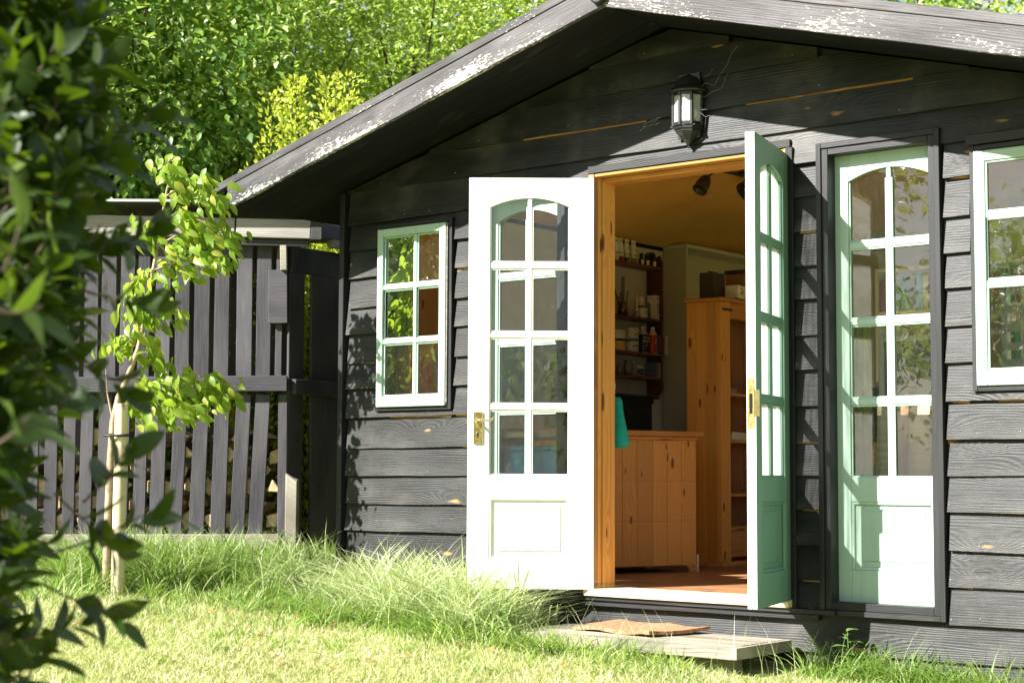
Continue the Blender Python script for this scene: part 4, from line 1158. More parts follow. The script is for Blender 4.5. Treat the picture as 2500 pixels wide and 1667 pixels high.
for k, (px, w_, hh, mt, lab) in enumerate(((1600, .014, .12, M_bluep, 'teal book right of the red bottle'), (1607, .010, .115, M_pinkp, 'dark red book on the third shelf'), (1615, .014, .125, M_paper, 'thin white book at the right end of the third shelf'))):
    e = empty('book', (-1.53, sy(px), z3), 0, lab, 'book')
    B('cover', mt, e, -.04, .045, -w_ / 2, w_ / 2, 0, hh, .001); B('page_block', M_paper, e, -.039, .04, -w_ / 2 + .001, w_ / 2 - .001, hh + .0002, hh + .001, 0)
# fourth shelf
z4 = SZ[3]
for px, lab, r, h in ((1500, 'small clear jar leftmost on the lowest shelf', .018, .06), (1514, 'second clear jar on the lowest shelf', .018, .065), (1534, 'large clear preserving jar on the lowest shelf', .030, .090)):
    e = lathe_thing('glass_jar', lab, 'jar', sy(px), z4, [('glass', [(0, .001), (r, .001), (r, h * .8), (r * .8, h * .88), (r * .8, h)], M_jar), ('lid', [(0, h + .0005), (r * .9, h + .0005), (r * .9, h + .010), (0, h + .011)], M_steel)])
can('small tin with white lid and dark label on the lowest shelf', sy(1558), z4, .024, .058, M_paper, M_darkp, M_paper, 'A', M_wprint)
for k in range(3):
    e = empty('pale_box', (-1.53, sy(1598), z4 + k * .033), .0, ('bottom', 'middle', 'top')[k] + ' of three pale grey boxes stacked on the lowest shelf', 'box')
    B('carton', plain('pale_grey_card', (.36, .42, .40), .6, .08), e, -.04, .045, -.05, .05, 0, .0315, .0015); B('lid_lip', M_bluep, e, -.0405, .0455, -.0505, -.020, .001, .031, .0005)

# dark blue chest behind the pine chest
a0 = -1.25
pk = empty('dark_cabinet', (a0, 1.75, 0), 0, 'dark blue black cabinet standing behind the pine chest', 'cabinet')
B('carcass', M_darkblue, pk, -.32, .0, .0, .60, .0, 1.03, .004)
B('top', M_darkblue, pk, -.33, .03, -.03, .645, 1.031, 1.055, .006)
B('moulding', M_darkblue, pk, .0005, .015, .0, .60, 1.0, 1.03, .004)
B('door', M_darkblue, pk, .0005, .012, .02, .58, .06, .96, .004)

# teal bag hanging just inside the left jamb
bag = empty('teal_bag', (-.022, .24, .935), 0, 'teal cloth bag hanging from a white strap behind the left jamb', 'bag')
m = MB()
n = 14; vs = []
for zz, rx, ry, cx in ((.0, .022, .02, -.018), (-.02, .034, .024, -.018), (-.08, .042, .028, -.014), (-.16, .052, .030, -.008), (-.22, .060, .032, -.004), (-.245, .058, .030, -.004), (-.252, .040, .02, -.004)):
    for q in range(n):
        a = 2 * PI * q / n; wv = 1 + .08 * math.sin(3 * a + zz * 30)
        vs.append((cx + rx * math.cos(a) * wv, ry * math.sin(a) * wv, zz))
fs_ = [(i * n + q, i * n + (q + 1) % n, (i + 1) * n + (q + 1) % n, (i + 1) * n + q) for i in range(6) for q in range(n)] + [tuple(range(n))[::-1], tuple(range(6 * n, 7 * n))]
m.add(vs, fs_, True); m.build('cloth_body', M_teal, bag)
m = MB(); m.tube([(-.035, 0, -.03), (-.028, -.01, .03), (-.02, -.015, .06), (-.026, -.03, .09), (-.028, -.07, .10)], .009, 6); m.build('strap', M_paper, bag)
m = MB(); m.tube([(-.028, -.14, .098), (-.028, -.085, .098), (-.028, -.06, .095), (-.028, -.055, .115)], .004, 6); m.build('hook', M_steel, bag)

# ceiling spotlights
def ceil_z(x): return z_soff(x) - .028
tr_a = np.array([-.502, 1.94]); tr_b = np.array([-.47, 2.55])
sp = empty('spotlight_bar', (-.50, 2.1, ceil_z(-.50) - .028), 0, 'black ceiling bar carrying spotlights inside the shed', 'spotlight bar')
MB().tube([(0.0, -.16, .0), (.03, .6, .006)], .012, 6).build('bar', M_blackm, sp)
B('ceiling_rose', M_blackm, sp, -.03, .05, .1, .22, .006, .030, .003)
for yy, rz, nm in ((-.19, .5, 0), (.17, .9, 1)):
    hd = MB()
    hd.lathe([(.0, .0), (.020, .0), (.028, .01), (.038, .04), (.044, .10), (.047, .105), (.047, .112), (.043, .112), (.036, .09), (.0, .085)], 16)
    for q in range(4): hd.lathe([(.030 + q * .003, .025 + q * .014), (.036 + q * .003, .028 + q * .014), (.031 + q * .003, .031 + q * .014)], 16)
    h = hd.build('lamp_head', M_blackm, sp)
    h.location = (-.05, yy, -.045); h.rotation_euler = (PI - .5, .45 - nm * 1.1, rz)
    MB().tube([(0, yy + .02, .0), (-.02, yy + .01, -.025), (-.045, yy, -.045)], .006, 6).build('bracket', M_blackm, sp)

# sunlit papers on the floor
e = empty('paper_sheet', (.35, 2.15, .001), .3, 'pale crumpled paper sheet lying on the shed floor', 'paper')
m = MB(); vs = [(i * .09 - .45, j * .10 - .2, .003 + .022 * abs(math.sin(i * 1.3 + j * 2.1)) * random.random()) for j in range(5) for i in range(11)]
m.add(vs, [(j * 11 + i, j * 11 + i + 1, (j + 1) * 11 + i + 1, (j + 1) * 11 + i) for j in range(4) for i in range(10)], True); m.build('sheet', M_paper, e)

# bench, blue tub, cupboard and flask behind the left side door and window
be = empty('pine_bench', (-.78, .365, 0), 0, 'pine worktop on legs seen through the left side door', 'bench')
B('worktop', M_sill, be, -.48, .46, -.235, .04, .738, .766)
B('apron', M_darkblue, be, -.46, .44, -.20, -.18, .722, .7375)
for x in (-.46, .40):
    for y in (-.01,): B('leg', M_pine, be, x, x + .04, y, y + .04, 0, .717)
e = empty('blue_crate', (-.70, .252, 0), 0, 'bright blue plastic crate beneath the pine worktop', 'crate')
m = MB(); m.hexa([(-.34, -.08, .0), (.37, -.08, 0), (.37, .08, 0), (-.34, .08, 0), (-.38, -.095, .67), (.40, -.095, .67), (.40, .095, .67), (-.38, .095, .67)]); m.build('tub', M_blue, e, .01)
B('rim', M_blue, e, -.39, .41, -.105, .105, .671, .694, .005)
e = empty('paper_sack', (-.735, .130, 0), 0, 'narrow brown paper sack in front of the blue crate', 'sack')
m = MB(); m.hexa([(-.05, -.016, 0), (.05, -.016, 0), (.05, .012, 0), (-.05, .012, 0), (-.045, -.016, .60), (.045, -.016, .60), (.04, .0, .64), (-.04, .0, .64)]); m.build('sack', M_card, e, .006)
for k in range(3): B('print_line', M_ink, e, .00, .03, -.0172, -.0165, .585 - k * .02, .591 - k * .02, 0)
e = empty('brown_cupboard', (-1.50, .30, 0), 0, 'tall orange brown cupboard behind the small left window', 'cupboard')
B('carcass', M_pine, e, -.09, .09, -.12, .12, 0, 1.95); B('door', M_pine, e, .0905, .11, -.115, .115, .1, 1.9)
B('sill_board', M_sill, shed, -1.44, -.93, .102, .19, .925, .945)
e = empty('steel_flask', (-1.04, .145, .9455), 0, 'slim steel cylinder on the sill inside the left window', 'flask')
MB().lathe([(0, 0), (.018, 0), (.018, .115), (.016, .12), (.0, .121)], 14).build('body', M_steel, e); MB().lathe([(0, .1215), (.017, .1215), (.015, .135), (0, .136)], 14).build('cap', M_blackp, e)

# things behind the right side door and window
cu = MB(); n = 26; vs = []
for j in range(8):
    for i in range(n + 1):
        vs.append((i * .0062, .018 * math.sin(i * 1.15 + j * .05) * (1 + .2 * j / 7), -j * .12))
cu.add(vs, [(j * (n + 1) + i, j * (n + 1) + i + 1, (j + 1) * (n + 1) + i + 1, (j + 1) * (n + 1) + i) for j in range(7) for i in range(n)], True)
co = cu.build('curtain', M_green); co.location = (1.215, .22, 1.24); tag(co, 'olive yellow cloth hanging in folds behind the right side door', 'curtain')
rk = empty('book_rack', (.55, 1.9, 0), 0, 'white shelf rack of books deep inside behind the side door', 'shelf rack')
for x in (0, .98): B('upright', M_shelfw, rk, x, x + .02, 0, .26, 0, 1.7)
for z in (.5, .80, 1.12, 1.44, 1.68): B('shelf', M_shelfw, rk, .0205, .9795, 0, .26, z, z + .018)
bcol = [M_bluep, M_darkblue, M_pinkp, M_greenp, M_paper, M_teal, M_cardd, M_blue]
for row, z in enumerate((.818, 1.138, 1.458)):
    x = .03
    while x < .93:
        w_ = random.uniform(.018, .042); hh = random.uniform(.16, .20)
        mt = random.choice(bcol)
        e = empty('book', (.55 + x + w_ / 2, 1.98, z), 0, 'book standing in the white rack seen through the side door', 'book', 'books in the white rack')
        B('cover', mt, e, -w_ / 2, w_ / 2, -.07, .07, 0, hh, .001)
        x += w_ + .002
tb = empty('white_table', (1.80, .58, 0), 0, 'white topped table behind the right side door and window', 'table')
B('table_top', M_shelfw, tb, -.42, .6, -.30, .35, .85, .88)
for x in (-.42, .54):
    for y in (-.27, .29): B('leg', M_shelfw, tb, x, x + .04, y, y + .04, 0, .849)
e = empty('picture_frame', (1.50, .36, .881), 0, 'white framed dark picture standing on the white table', 'frame')
for (a, b, c, d_) in ((-.16, -.135, 0, .30), (.135, .16, 0, .30), (-.1345, .1345, 0, .025), (-.1345, .1345, .275, .30)): B('frame_side', M_shelfw, e, a, b, -.01, .01, c, d_)
B('picture', M_cardd, e, -.134, .134, -.004, .004, .026, .274, 0)
e = empty('pine_board', (1.53, .175, 0), 0, 'sunlit pale pine board leaning inside behind the side door', 'board')
B('plank', M_sill, e, -.12, -.02, -.01, .01, .0, .86).rotation_euler = (-.06, 0, 0)
B('plank', M_jambo, e, -.018, .03, -.01, .012, .0, .86).rotation_euler = (-.06, 0, 0)
B('plank', M_sill, e, .032, .13, -.01, .01, .0, .86).rotation_euler = (-.06, 0, 0)
e = empty('cardboard_box', (1.33, .32, 0), 0, 'brown cardboard box on the floor behind the side door', 'box')
B('carton', M_sill, e, -.16, .10, -.08, .12, 0, .60)
e = empty('shoe_rack', (1.20, .38, .0), 0, 'dark pair of hanging shoes behind the left lower pane', 'shoes')
for k in (0, 1):
    m = MB(); m.tube([(k * .10, 0, .95), (k * .10, -.01, .86), (k * .10 + .005, -.015, .76), (k * .10, -.01, .70)], [.02, .035, .032, .015], 10); m.build('shoe', M_blackp, e)
B('back_board', M_sill, e, -.09, .16, .04, .05, 0, .98)
e = empty('reflected_pole', (0, 0, 0), 0, 'thin pale cane added behind the right glass as its reflected pole', 'rod')  # pole mirrored in the window, modelled as an added rod indoors
MB().tube([tuple(on_y(2520, 900, .20)), tuple(on_y(2447, 590, .14))], [.006, .004], 6).build('rod', M_sill, e)
e = empty('white_ladder_rack', (2.02, .30, .0), 0, 'narrow white slatted rack behind the right window', 'rack')
B('back_post', M_white, e, -.07, -.045, -.02, .02, 0, 1.36); B('back_post', M_white, e, .02, .045, -.02, .02, 0, 1.36)
for z in (.95, 1.02, 1.09, 1.17, 1.25, 1.33): B('slat', M_white, e, -.0445, .0195, -.02, .02, z, z + .03)
B('brown_backing', M_pine, e, -.14, -.072, -.02, .02, 0, 1.34)

# ------------------------------------------------------------------ foliage helpers
def rand_unit(n):
    v = RNG.normal(size=(n, 3)); return v / np.linalg.norm(v, axis=1, keepdims=True)
def norm(v): return v / np.maximum(np.linalg.norm(v, axis=1, keepdims=True), 1e-9)
def np_mesh(name, V, T, tint, mat, smooth=False):
    me = bpy.data.meshes.new(name)
    nv, nf, k = len(V), len(T), T.shape[1]
    me.vertices.add(nv); me.vertices.foreach_set('co', V.astype(np.float32).ravel())
    me.loops.add(nf * k); me.loops.foreach_set('vertex_index', T.astype(np.int32).ravel())
    me.polygons.add(nf); me.polygons.foreach_set('loop_start', np.arange(0, nf * k, k, dtype=np.int32))
    try: me.polygons.foreach_set('loop_total', np.full(nf, k, dtype=np.int32))
    except Exception: pass
    me.update(calc_edges=True)
    if tint is not None:
        a = me.attributes.new('tint', 'FLOAT', 'FACE'); a.data.foreach_set('value', tint.astype(np.float32))
    if smooth: me.polygons.foreach_set('use_smooth', np.ones(nf, bool))
    me.materials.append(mat)
    return me
def leaf_cloud(name, P, axis, nrm, L, Wd, mat, parent=None, cup=.25, droop=.15, mid=.45):
    """P base, axis unit, nrm approx normal, L length, Wd half width; folded five point leaves"""
    n = len(P); side = norm(np.cross(axis, nrm)); nn = np.cross(side, axis)
    L = L[:, None]; Wd = Wd[:, None]
    v0 = P; vM = P + axis * L * mid - nn * L * .03
    vR = P + axis * L * mid + side * Wd + nn * Wd * cup; vL = P + axis * L * mid - side * Wd + nn * Wd * cup
    vT = P + axis * L - nn * L * droop
    V = np.stack([v0, vR, vM, vL, vT], 1).reshape(-1, 3)
    b = (np.arange(n) * 5)[:, None]
    T = np.concatenate([b + np.array([[0, 1, 2]]), b + np.array([[0, 2, 3]]), b + np.array([[2, 1, 4]]), b + np.array([[3, 2, 4]])], 1).reshape(-1, 3)
    tint = np.repeat(RNG.random(n), 4)
    me = np_mesh(name, V, T, tint, mat)
    return link(name, me, parent)
def leaf_cloud2(name, P, axis, nrm, L, Wd, mat, parent=None, cup=.3):
    n = len(P); side = norm(np.cross(axis, nrm)); nn = np.cross(side, axis)
    L = L[:, None]; Wd = Wd[:, None]
    V = np.stack([P, P + axis * L * .42 + side * Wd + nn * Wd * cup, P + axis * L - nn * L * .1, P + axis * L * .42 - side * Wd + nn * Wd * cup], 1).reshape(-1, 3)
    b = (np.arange(n) * 4)[:, None]
    T = np.concatenate([b + np.array([[0, 1, 2]]), b + np.array([[0, 2, 3]])], 1).reshape(-1, 3)
    return link(name, np_mesh(name, V, T, np.repeat(RNG.random(n), 2), mat), parent)

LM_bg = [leafmat('leaf_deep_green', (.055, .13, .024), (.20, .34, .05), (.56, .64, .26), trans=.40, tcol=(.40, .60, .08)),
         leafmat('leaf_mid_green', (.10, .20, .03), (.33, .44, .07), (.68, .72, .36), trans=.40, tcol=(.52, .68, .10)),
         leafmat('leaf_fresh_green', (.28, .40, .055), (.54, .62, .12), (.74, .76, .36), trans=.45, tcol=(.45, .58, .12)),
         leafmat('leaf_yellow_green', (.36, .44, .04), (.56, .60, .07), trans=.45, tcol=(.66, .74, .10)),
         leafmat('leaf_far_green', (.08, .15, .03), (.16, .26, .05), trans=.4)]
def bg_tree(c, R, nclump, nleaf, Ll, mat, label, cat, group, droop=.6, name='broadleaf_tree', wr=.34, csize=.32, limbs=6, bias=.55, face=None):
    """c = foot (x,y,z), R = (rx,ry,rz) of the crown"""
    t = empty(name, tuple(c), 0, label, cat, group)
    cz = R[2] * 1.02 + .15
    cc = np.array([0, 0, cz])
    d = rand_unit(nclump); r = RNG.random(nclump) ** bias
    r = np.where(RNG.random(nclump) < .75, .55 + .47 * RNG.random(nclump), r)
    C0 = cc + d * r[:, None] * np.array(R) * (1 + .18 * np.sin(d[:, :1] * 5 + d[:, 2:3] * 7))
    idx = RNG.integers(0, nclump, nleaf)
    cs = csize * (.45 + .9 * RNG.random(nclump))[idx][:, None]
    off = RNG.normal(size=(nleaf, 3)) * np.array([1, 1, .62]) * cs * .62
    P = C0[idx] + off
    out = norm(off + (C0[idx] - cc) * .35)
    axis = norm(out * .7 + RNG.normal(size=(nleaf, 3)) * .45 + np.array([0, 0, -droop]))
    nr = norm(np.array([0, 0, 1.0]) + out * .6 + RNG.normal(size=(nleaf, 3)) * .5)
    Lr = Ll * (.65 + .7 * RNG.random(nleaf))
    (leaf_cloud if Ll < .12 else leaf_cloud2)('crown', P, axis, nr, Lr, Lr * (wr - (.06 if Ll < .12 else 0)), mat, t)
    tr = MB(); hgt = cz + R[2] * .4
    tr.tube([(0, 0, -.3), (.05, .03, hgt * .3), (-.05, .04, hgt * .6), (.02, 0, hgt)], [.13, .10, .07, .02], 8)
    tr.build('trunk', M_barkd, t)
    bl = MB()
    for k in rand_idx(nclump, limbs * 5):
        e_ = C0[k]; s_ = np.array([0, 0, max(.3, min(hgt * .95, e_[2] * .55))]); m_ = (s_ + e_) / 2 + np.array([0, 0, .15])
        bl.tube([s_, m_, e_], [.028, .016, .006], 5)
    bl.build('branches', M_barkd, t)
    return t
def rand_idx(n, k): return RNG.choice(n, size=min(n, k), replace=False)

# trees behind the shed and the log store: px column, distance, crown radii, material, look
BG = [(-150, 13.5, (1.7, 1.6, 2.7), 1, 'dark drooping cherry tree at the far left behind the shrub', 22000, .105),
      (260, 13.8, (1.6, 1.5, 2.7), 0, 'deep green drooping tree left of centre behind the log store', 26000, .090),
      (620, 14.4, (1.5, 1.5, 2.6), 1, 'mid green leafy tree behind the log store roof', 30000, .066),
      (1000, 15.2, (1.6, 1.6, 2.9), 1, 'mid green tree rising behind the left roof slope', 30000, .062),
      (1380, 16.0, (1.7, 1.7, 3.2), 2, 'fresh bright green tree above the roof slope near the ridge', 28000, .064),
      (1850, 17.0, (1.9, 1.7, 3.2), 2, 'pale green tree top showing over the right roof slope', 9000, .085),
      (2400, 18.0, (2.2, 1.8, 3.25), 2, 'pale green tree top at the right end above the roof', 10000, .085)]
for px, dep, R_, mi, lab, nl_, Ls in BG:
    p = at(px, 1095, dep); z = float(gz(p[0], p[1]))
    bg_tree((p[0], p[1], z), R_, 300, nl_, Ls, LM_bg[mi], lab, 'tree', 'trees behind the shed', droop=.75 if mi == 0 else .45)
# darker trees of a second row closing the gaps
for k, (px, dep) in enumerate(((-500, 16.5), (80, 17.5), (450, 18.0), (820, 18.5), (1200, 19.0), (1620, 20.0), (2100, 21.0), (2700, 21.0))):
    p = at(px, 1095, dep)
    bg_tree((p[0], p[1], float(gz(p[0], p[1]))), (2.3, 2.0, 3.7), 240, 11000, .14, LM_bg[1 if k % 2 else 4], 'large tree closing the view behind the nearer trees, ' + ('far left', 'left, beyond the drooping tree', 'beyond the log store', 'beyond the roof tip', 'beyond the left roof slope', 'beyond the ridge', 'beyond the right roof slope', 'beyond the right end')[k], 'tree', 'second row of trees', csize=.55)
# the yellow conifer-like shoots and a low hedge under the trees
def spire(px, py, dep, h, r, label):
    p = at(px, 1095, dep); z0 = float(gz(p[0], p[1])); ztop = float(at(px, py, dep)[2])
    t = empty('golden_shrub', (p[0], p[1], z0), 0, label, 'shrub', 'golden shrubs behind the roof tip')
    n = 9000; H_ = ztop - z0
    zz = RNG.random(n) ** .8 * H_; nst = 9
    sx = RNG.normal(size=nst) * r * .7; sy_ = RNG.normal(size=nst) * r * .7; sh_ = H_ * (1 - .45 * RNG.random(nst)); sh_[0] = H_; sx[0] = 0; sy_[0] = 0
    k = RNG.integers(0, nst, n); zz = RNG.random(n) * sh_[k]
    rad = .09 + .10 * (1 - zz / sh_[k]); an = RNG.random(n) * 2 * PI; q = rad * RNG.random(n) ** .6
    P = np.stack([sx[k] + np.cos(an) * q, sy_[k] + np.sin(an) * q, zz], 1)
    ax = norm(np.stack([np.cos(an) * .8, np.sin(an) * .8, .7 + 0 * an], 1) + RNG.normal(size=(n, 3)) * .3)
    L = .034 + .026 * RNG.random(n)
    leaf_cloud2('foliage', P, ax, rand_unit(n), L, L * .28, LM_bg[3], t)
    m = MB()
    for i in range(nst): m.tube([(sx[i] * .2, sy_[i] * .2, -.1), (sx[i] * .8, sy_[i] * .8, sh_[i] * .4), (sx[i], sy_[i], sh_[i])], [.018, .012, .003], 5)
    m.build('stems', M_barkd, t)
spire(785, 165, 12.2, 2, .20, 'tall golden yellow shrub with the highest spire beside the roof tip')
spire(700, 175, 12.4, 2, .22, 'golden shrub with a shorter spire left of the tallest')
spire(725, 330, 11.9, 2, .24, 'low bushy golden shrub just above the roof edge')
spire(610, 400, 11.8, 2, .10, 'small golden shoot right at the roof tip')
spire(860, 250, 12.3, 2, .18, 'golden shrub touching the roof slope right of the tall spire')
# hedge mass seen through the slats
n = 42000
pp = np.stack([RNG.uniform(-9.5, -1.9, n), RNG.normal(size=n) * .35, RNG.uniform(0, 2.3, n)], 1)
H0 = at(-200, 1095, 12.4); H1 = at(900, 1095, 12.8)
tt = RNG.random(n)
P = np.stack([H0[0] + (H1[0] - H0[0]) * tt, H0[1] + (H1[1] - H0[1]) * tt, pp[:, 2]], 1) + np.stack([RNG.normal(size=n) * .2, RNG.normal(size=n) * .25, 0 * tt], 1)
P[:, 2] += gz(P[:, 0], P[:, 1])
hd_ = leaf_cloud2('hedge', P, norm(RNG.normal(size=(n, 3)) + np.array([.3, -.5, -.3])), norm(RNG.normal(size=(n, 3)) * .6 + np.array([0, -.6, .7])), .05 + .04 * RNG.random(n), .017 + .012 * RNG.random(n), LM_bg[2])
tag(hd_, 'bright green hedge growing close behind the log store', 'hedge', kind='stuff')

# trees on the garden side, seen in the window glass
for k, (x, y, R_, nn_) in enumerate([(-11, -9, (3.0, 3.0, 3.1), 7000), (-13.5, -3.5, (2.6, 2.6, 2.8), 5000), (-9.5, -16, (3.0, 3.0, 3.4), 7000), (-10.5, -12.5, (2.4, 2.4, 2.9), 8000), (-8.2, -11.2, (1.4, 1.4, 1.5), 5000), (-12, -6, (1.8, 1.8, 2.2), 6000), (-6.0, -22, (2.6, 2.6, 2.7), 6000), (-16, -14, (3.5, 3.5, 3.8), 6000), (-1.5, -25, (2.8, 2.8, 1.9), 6000), (4, -26, (3, 3, 2.4), 5000), (10, -22, (3, 3, 2.6), 5000), (14, -12, (3, 3, 2.6), 5000), (14, -3, (3, 3, 2.6), 4000)]):
    bg_tree((x, y, float(gz(x, y))), R_, 200, int(nn_ * 2.6), .14, LM_bg[4 if k % 2 else 1], 'garden tree seen only as a reflection, ' + ('first', 'second', 'third', 'fourth', 'fifth', 'sixth', 'seventh', 'eighth', 'ninth', 'tenth', 'eleventh', 'twelfth', 'thirteenth')[k] + ' round from the log store', 'tree', 'trees across the garden', csize=.6, limbs=3)

# ------------------------------------------------------------------ single-leaf meshes
def leaf_mesh(name, L, Wd, mat, cup=.3, bend=.2, nseg=5, wave=0.0):
    m = MB(); vs = []
    for i in range(nseg + 1):
        t = i / nseg; w = Wd * (math.sin(PI * min(1, t * .96 + .04)) ** .8) * (1.15 - .3 * t) if 0 < i < nseg else 0.0004
        z = -bend * L * t * t; q = wave * math.sin(t * 9)
        vs += [(-w, L * t, z + w * cup + q), (0, L * t, z), (w, L * t, z + w * cup - q)]
    fs = []
    for i in range(nseg):
        a = i * 3; fs += [(a, a + 1, a + 4, a + 3), (a + 1, a + 2, a + 5, a + 4)]
    m.add(vs, fs, True)
    me = m.mesh(name); me.materials.append(mat); return me
def frame_from(ax, nr):
    y = Vector(ax).normalized(); x = y.cross(Vector(nr)).normalized(); z = x.cross(y)
    return Matrix((x, y, z)).transposed()

# ------------------------------------------------------------------ young tree, stake and tie
LM_sap = leafmat('lime_leaf', (.15, .27, .024), (.30, .40, .045), (.42, .44, .08), trans=.5, tcol=(.46, .64, .05), rough=.4)
sapb = at(258, 1440, 8.75)
sap = empty('young_tree', (sapb[0], sapb[1], sapb[2]), 0, 'slender young tree with lime green hanging leaves beside a pale stake', 'tree')
def loc(px, py, dep): return at(px, py, dep) - sapb
DT = 8.75
trunk = [(258, 1455, 0), (262, 1300, 0), (268, 1150, 0), (276, 1030, 0), (290, 970, 0), (312, 920, -.02), (338, 850, -.03), (356, 760, 0), (374, 660, 0), (392, 560, .02), (404, 480, 0), (418, 420, 0), (425, 385, 0)]
m = MB(); m.tube([loc(x, y, DT + d) for x, y, d in trunk], [.021, .020, .019, .018, .017, .015, .013, .011, .010, .008, .006, .004, .002], 8); m.build('trunk', M_bark, sap)
BR = [[(338, 850), (300, 820), (268, 830)], [(330, 985), (385, 962), (440, 945), (500, 948), (560, 965)], [(312, 920), (360, 930), (420, 925), (500, 918), (550, 930)], [(356, 760), (400, 735), (420, 760)],
      [(374, 660), (430, 640), (500, 615), (555, 625)], [(385, 600), (440, 570), (510, 560), (560, 575)], [(392, 560), (360, 540), (345, 560)], [(404, 480), (450, 455), (500, 470), (525, 490)],
      [(418, 430), (470, 425), (500, 440)], [(374, 660), (345, 670), (325, 700)], [(300, 950), (340, 990), (420, 1000), (500, 985)], [(425, 385), (412, 395), (398, 400)], [(365, 710), (330, 720), (330, 790)], [(395, 540), (430, 520), (470, 530), (530, 560)], [(345, 830), (380, 850), (400, 880)], [(276, 1030), (262, 960), (258, 900)]]
slv = [leaf_mesh('leaf', .078, .020, LM_sap, .35, .25, wave=.002), leaf_mesh('leaf', .062, .018, LM_sap, .2, .45, wave=.002), leaf_mesh('leaf', .088, .024, LM_sap, .45, .30, wave=.003)]
nl_ = 0; sap_rest = []
for bi, br in enumerate(BR):
    dd = random.uniform(-.14, .12)
    pts = [Vector(loc(x, y, DT + dd * (i / max(1, len(br) - 1)))) for i, (x, y) in enumerate(br)]
    m = MB(); m.tube(pts, [.006] + [.0042] * (len(pts) - 2) + [.0018], 6); m.build('branch', M_bark, sap)
    seglen = sum((pts[i + 1] - pts[i]).length for i in range(len(pts) - 1))
    nlf = int(seglen / .0062) + 14
    if br[0] == (276, 1030): nlf = 0
    for q in range(nlf):
        t = (.12 + .9 * q / nlf) * (len(pts) - 1); i = min(int(t), len(pts) - 2); f = min(t - i, 1.0)
        p = pts[i].lerp(pts[i + 1], f)
        dirb = (pts[i + 1] - pts[i]).normalized()
        ax = (Vector((random.uniform(-.7, .7), random.uniform(-.7, .7), random.uniform(-1.3, -.15))) + dirb * .5).normalized()
        nr = Vector((random.uniform(-.6, .6), -.6 + random.uniform(-.5, .5), .5 + random.uniform(-.4, .5)))
        lp = p + Vector((random.gauss(0, .042), random.gauss(0, .042), random.gauss(-.02, .035)))
        sc = random.uniform(.5, 1.2)
        sap_rest.append((lp, ax, nr, sc))
random.shuffle(sap_rest)
for lp, ax, nr, sc in sap_rest[:292]:
    o = bpy.data.objects.new('leaf', random.choice(slv)); COL.objects.link(o); o.parent = sap
    o.location = lp; o.rotation_euler = frame_from(ax, nr).to_euler(); o.scale = (sc, sc, sc)
def join_leaves(name, lst, meshes, mat, parent, org_=np.zeros(3)):
    tm = [(np.array([v.co[:] for v in me.vertices]), [tuple(p.vertices) for p in me.polygons]) for me in meshes]
    base = 0; Vs = []; Fs = []; Ti = []
    for p, ax, nr, sc in lst:
        tv, tf = random.choice(tm); Rm = np.array(frame_from(ax, nr)) * sc
        Vs.append(tv @ Rm.T + (np.array(p) - org_)); Fs.append(np.array(tf) + base); base += len(tv); Ti.append(np.full(len(tf), random.random()))
    o = link(name, np_mesh(name, np.concatenate(Vs), np.concatenate(Fs), np.concatenate(Ti), mat, True), parent); o['kind'] = 'stuff'; return o
join_leaves('foliage', sap_rest[292:], slv, LM_sap, sap)
# upright tip leaves
for q in range(4):
    o = bpy.data.objects.new('leaf', slv[1]); COL.objects.link(o); o.parent = sap; o.location = loc(424, 388 + q * 6, DT)
    o.rotation_euler = frame_from(Vector((-.8 + q * .5, -.2, .5 - .2 * q)), Vector((.1, -.8, .6))).to_euler(); o.scale = (.8, .8, .8)
stk = empty('tree_stake', tuple(at(287, 1440, 8.70)), 0, 'pale round timber stake beside the young tree', 'stake')
b0 = at(287, 1440, 8.70)
m = MB(); tp = at(297, 985, 8.70) - b0; m.tube([(0, 0, -.1), tp * .5, tp], [.035, .034, .033], 14); m.build('pole', M_stake, stk)
ti = empty('tree_tie', tuple(at(282, 1062, 8.70)), 0, 'black rubber strap tying the young tree to its stake', 'tree tie')
m = MB(); cR = Vector(ROT[0])
ring = []
for k in range(17):
    a = 2 * PI * k / 16; ring.append(Vector((0, 0, 0)) + cR * (.003 + math.cos(a) * .064) + Vector((ROT[2][0], ROT[2][1], 0)) * math.sin(a) * .042 + Vector((0, 0, .003 * math.sin(a))))
m.tube(ring, .0075, 6); m.build('strap', M_tie, ti)

# ------------------------------------------------------------------ foreground shrub
LM_bay = leafmat('bay_leaf', (.007, .020, .003), (.024, .050, .006), (.07, .11, .010), trans=.24, tcol=(.20, .34, .01), rough=.46, spec=.4)
bsb = at(-420, 1095, 3.2); bz = float(gz(bsb[0], bsb[1]))
bush = empty('bay_shrub', (bsb[0], bsb[1], bz), 0, 'dark glossy leaved shrub close to the camera along the left edge', 'shrub')
EY = [(-400, 190), (0, 210), (150, 240), (300, 255), (420, 245), (560, 235), (700, 225), (850, 190), (960, 130), (1100, 90), (1250, 110), (1380, 90), (1500, 80), (1700, 40), (2100, 20)]
def edge(y):
    for (a, b), (c, d) in zip(EY[:-1], EY[1:]):
        if a <= y <= c: return b + (d - b) * (y - a) / (c - a)
    return EY[-1][1]
byl = [leaf_mesh('leaf', .074, .0160, LM_bay, .35, .15, wave=.0008), leaf_mesh('leaf', .088, .0195, LM_bay, .2, .28, wave=.0012), leaf_mesh('leaf', .060, .0150, LM_bay, .45, .05)]
leaves = []   # (p, ax, nr, scale, nearness)
shoots = MB(); root = np.array([bsb[0], bsb[1], bz])
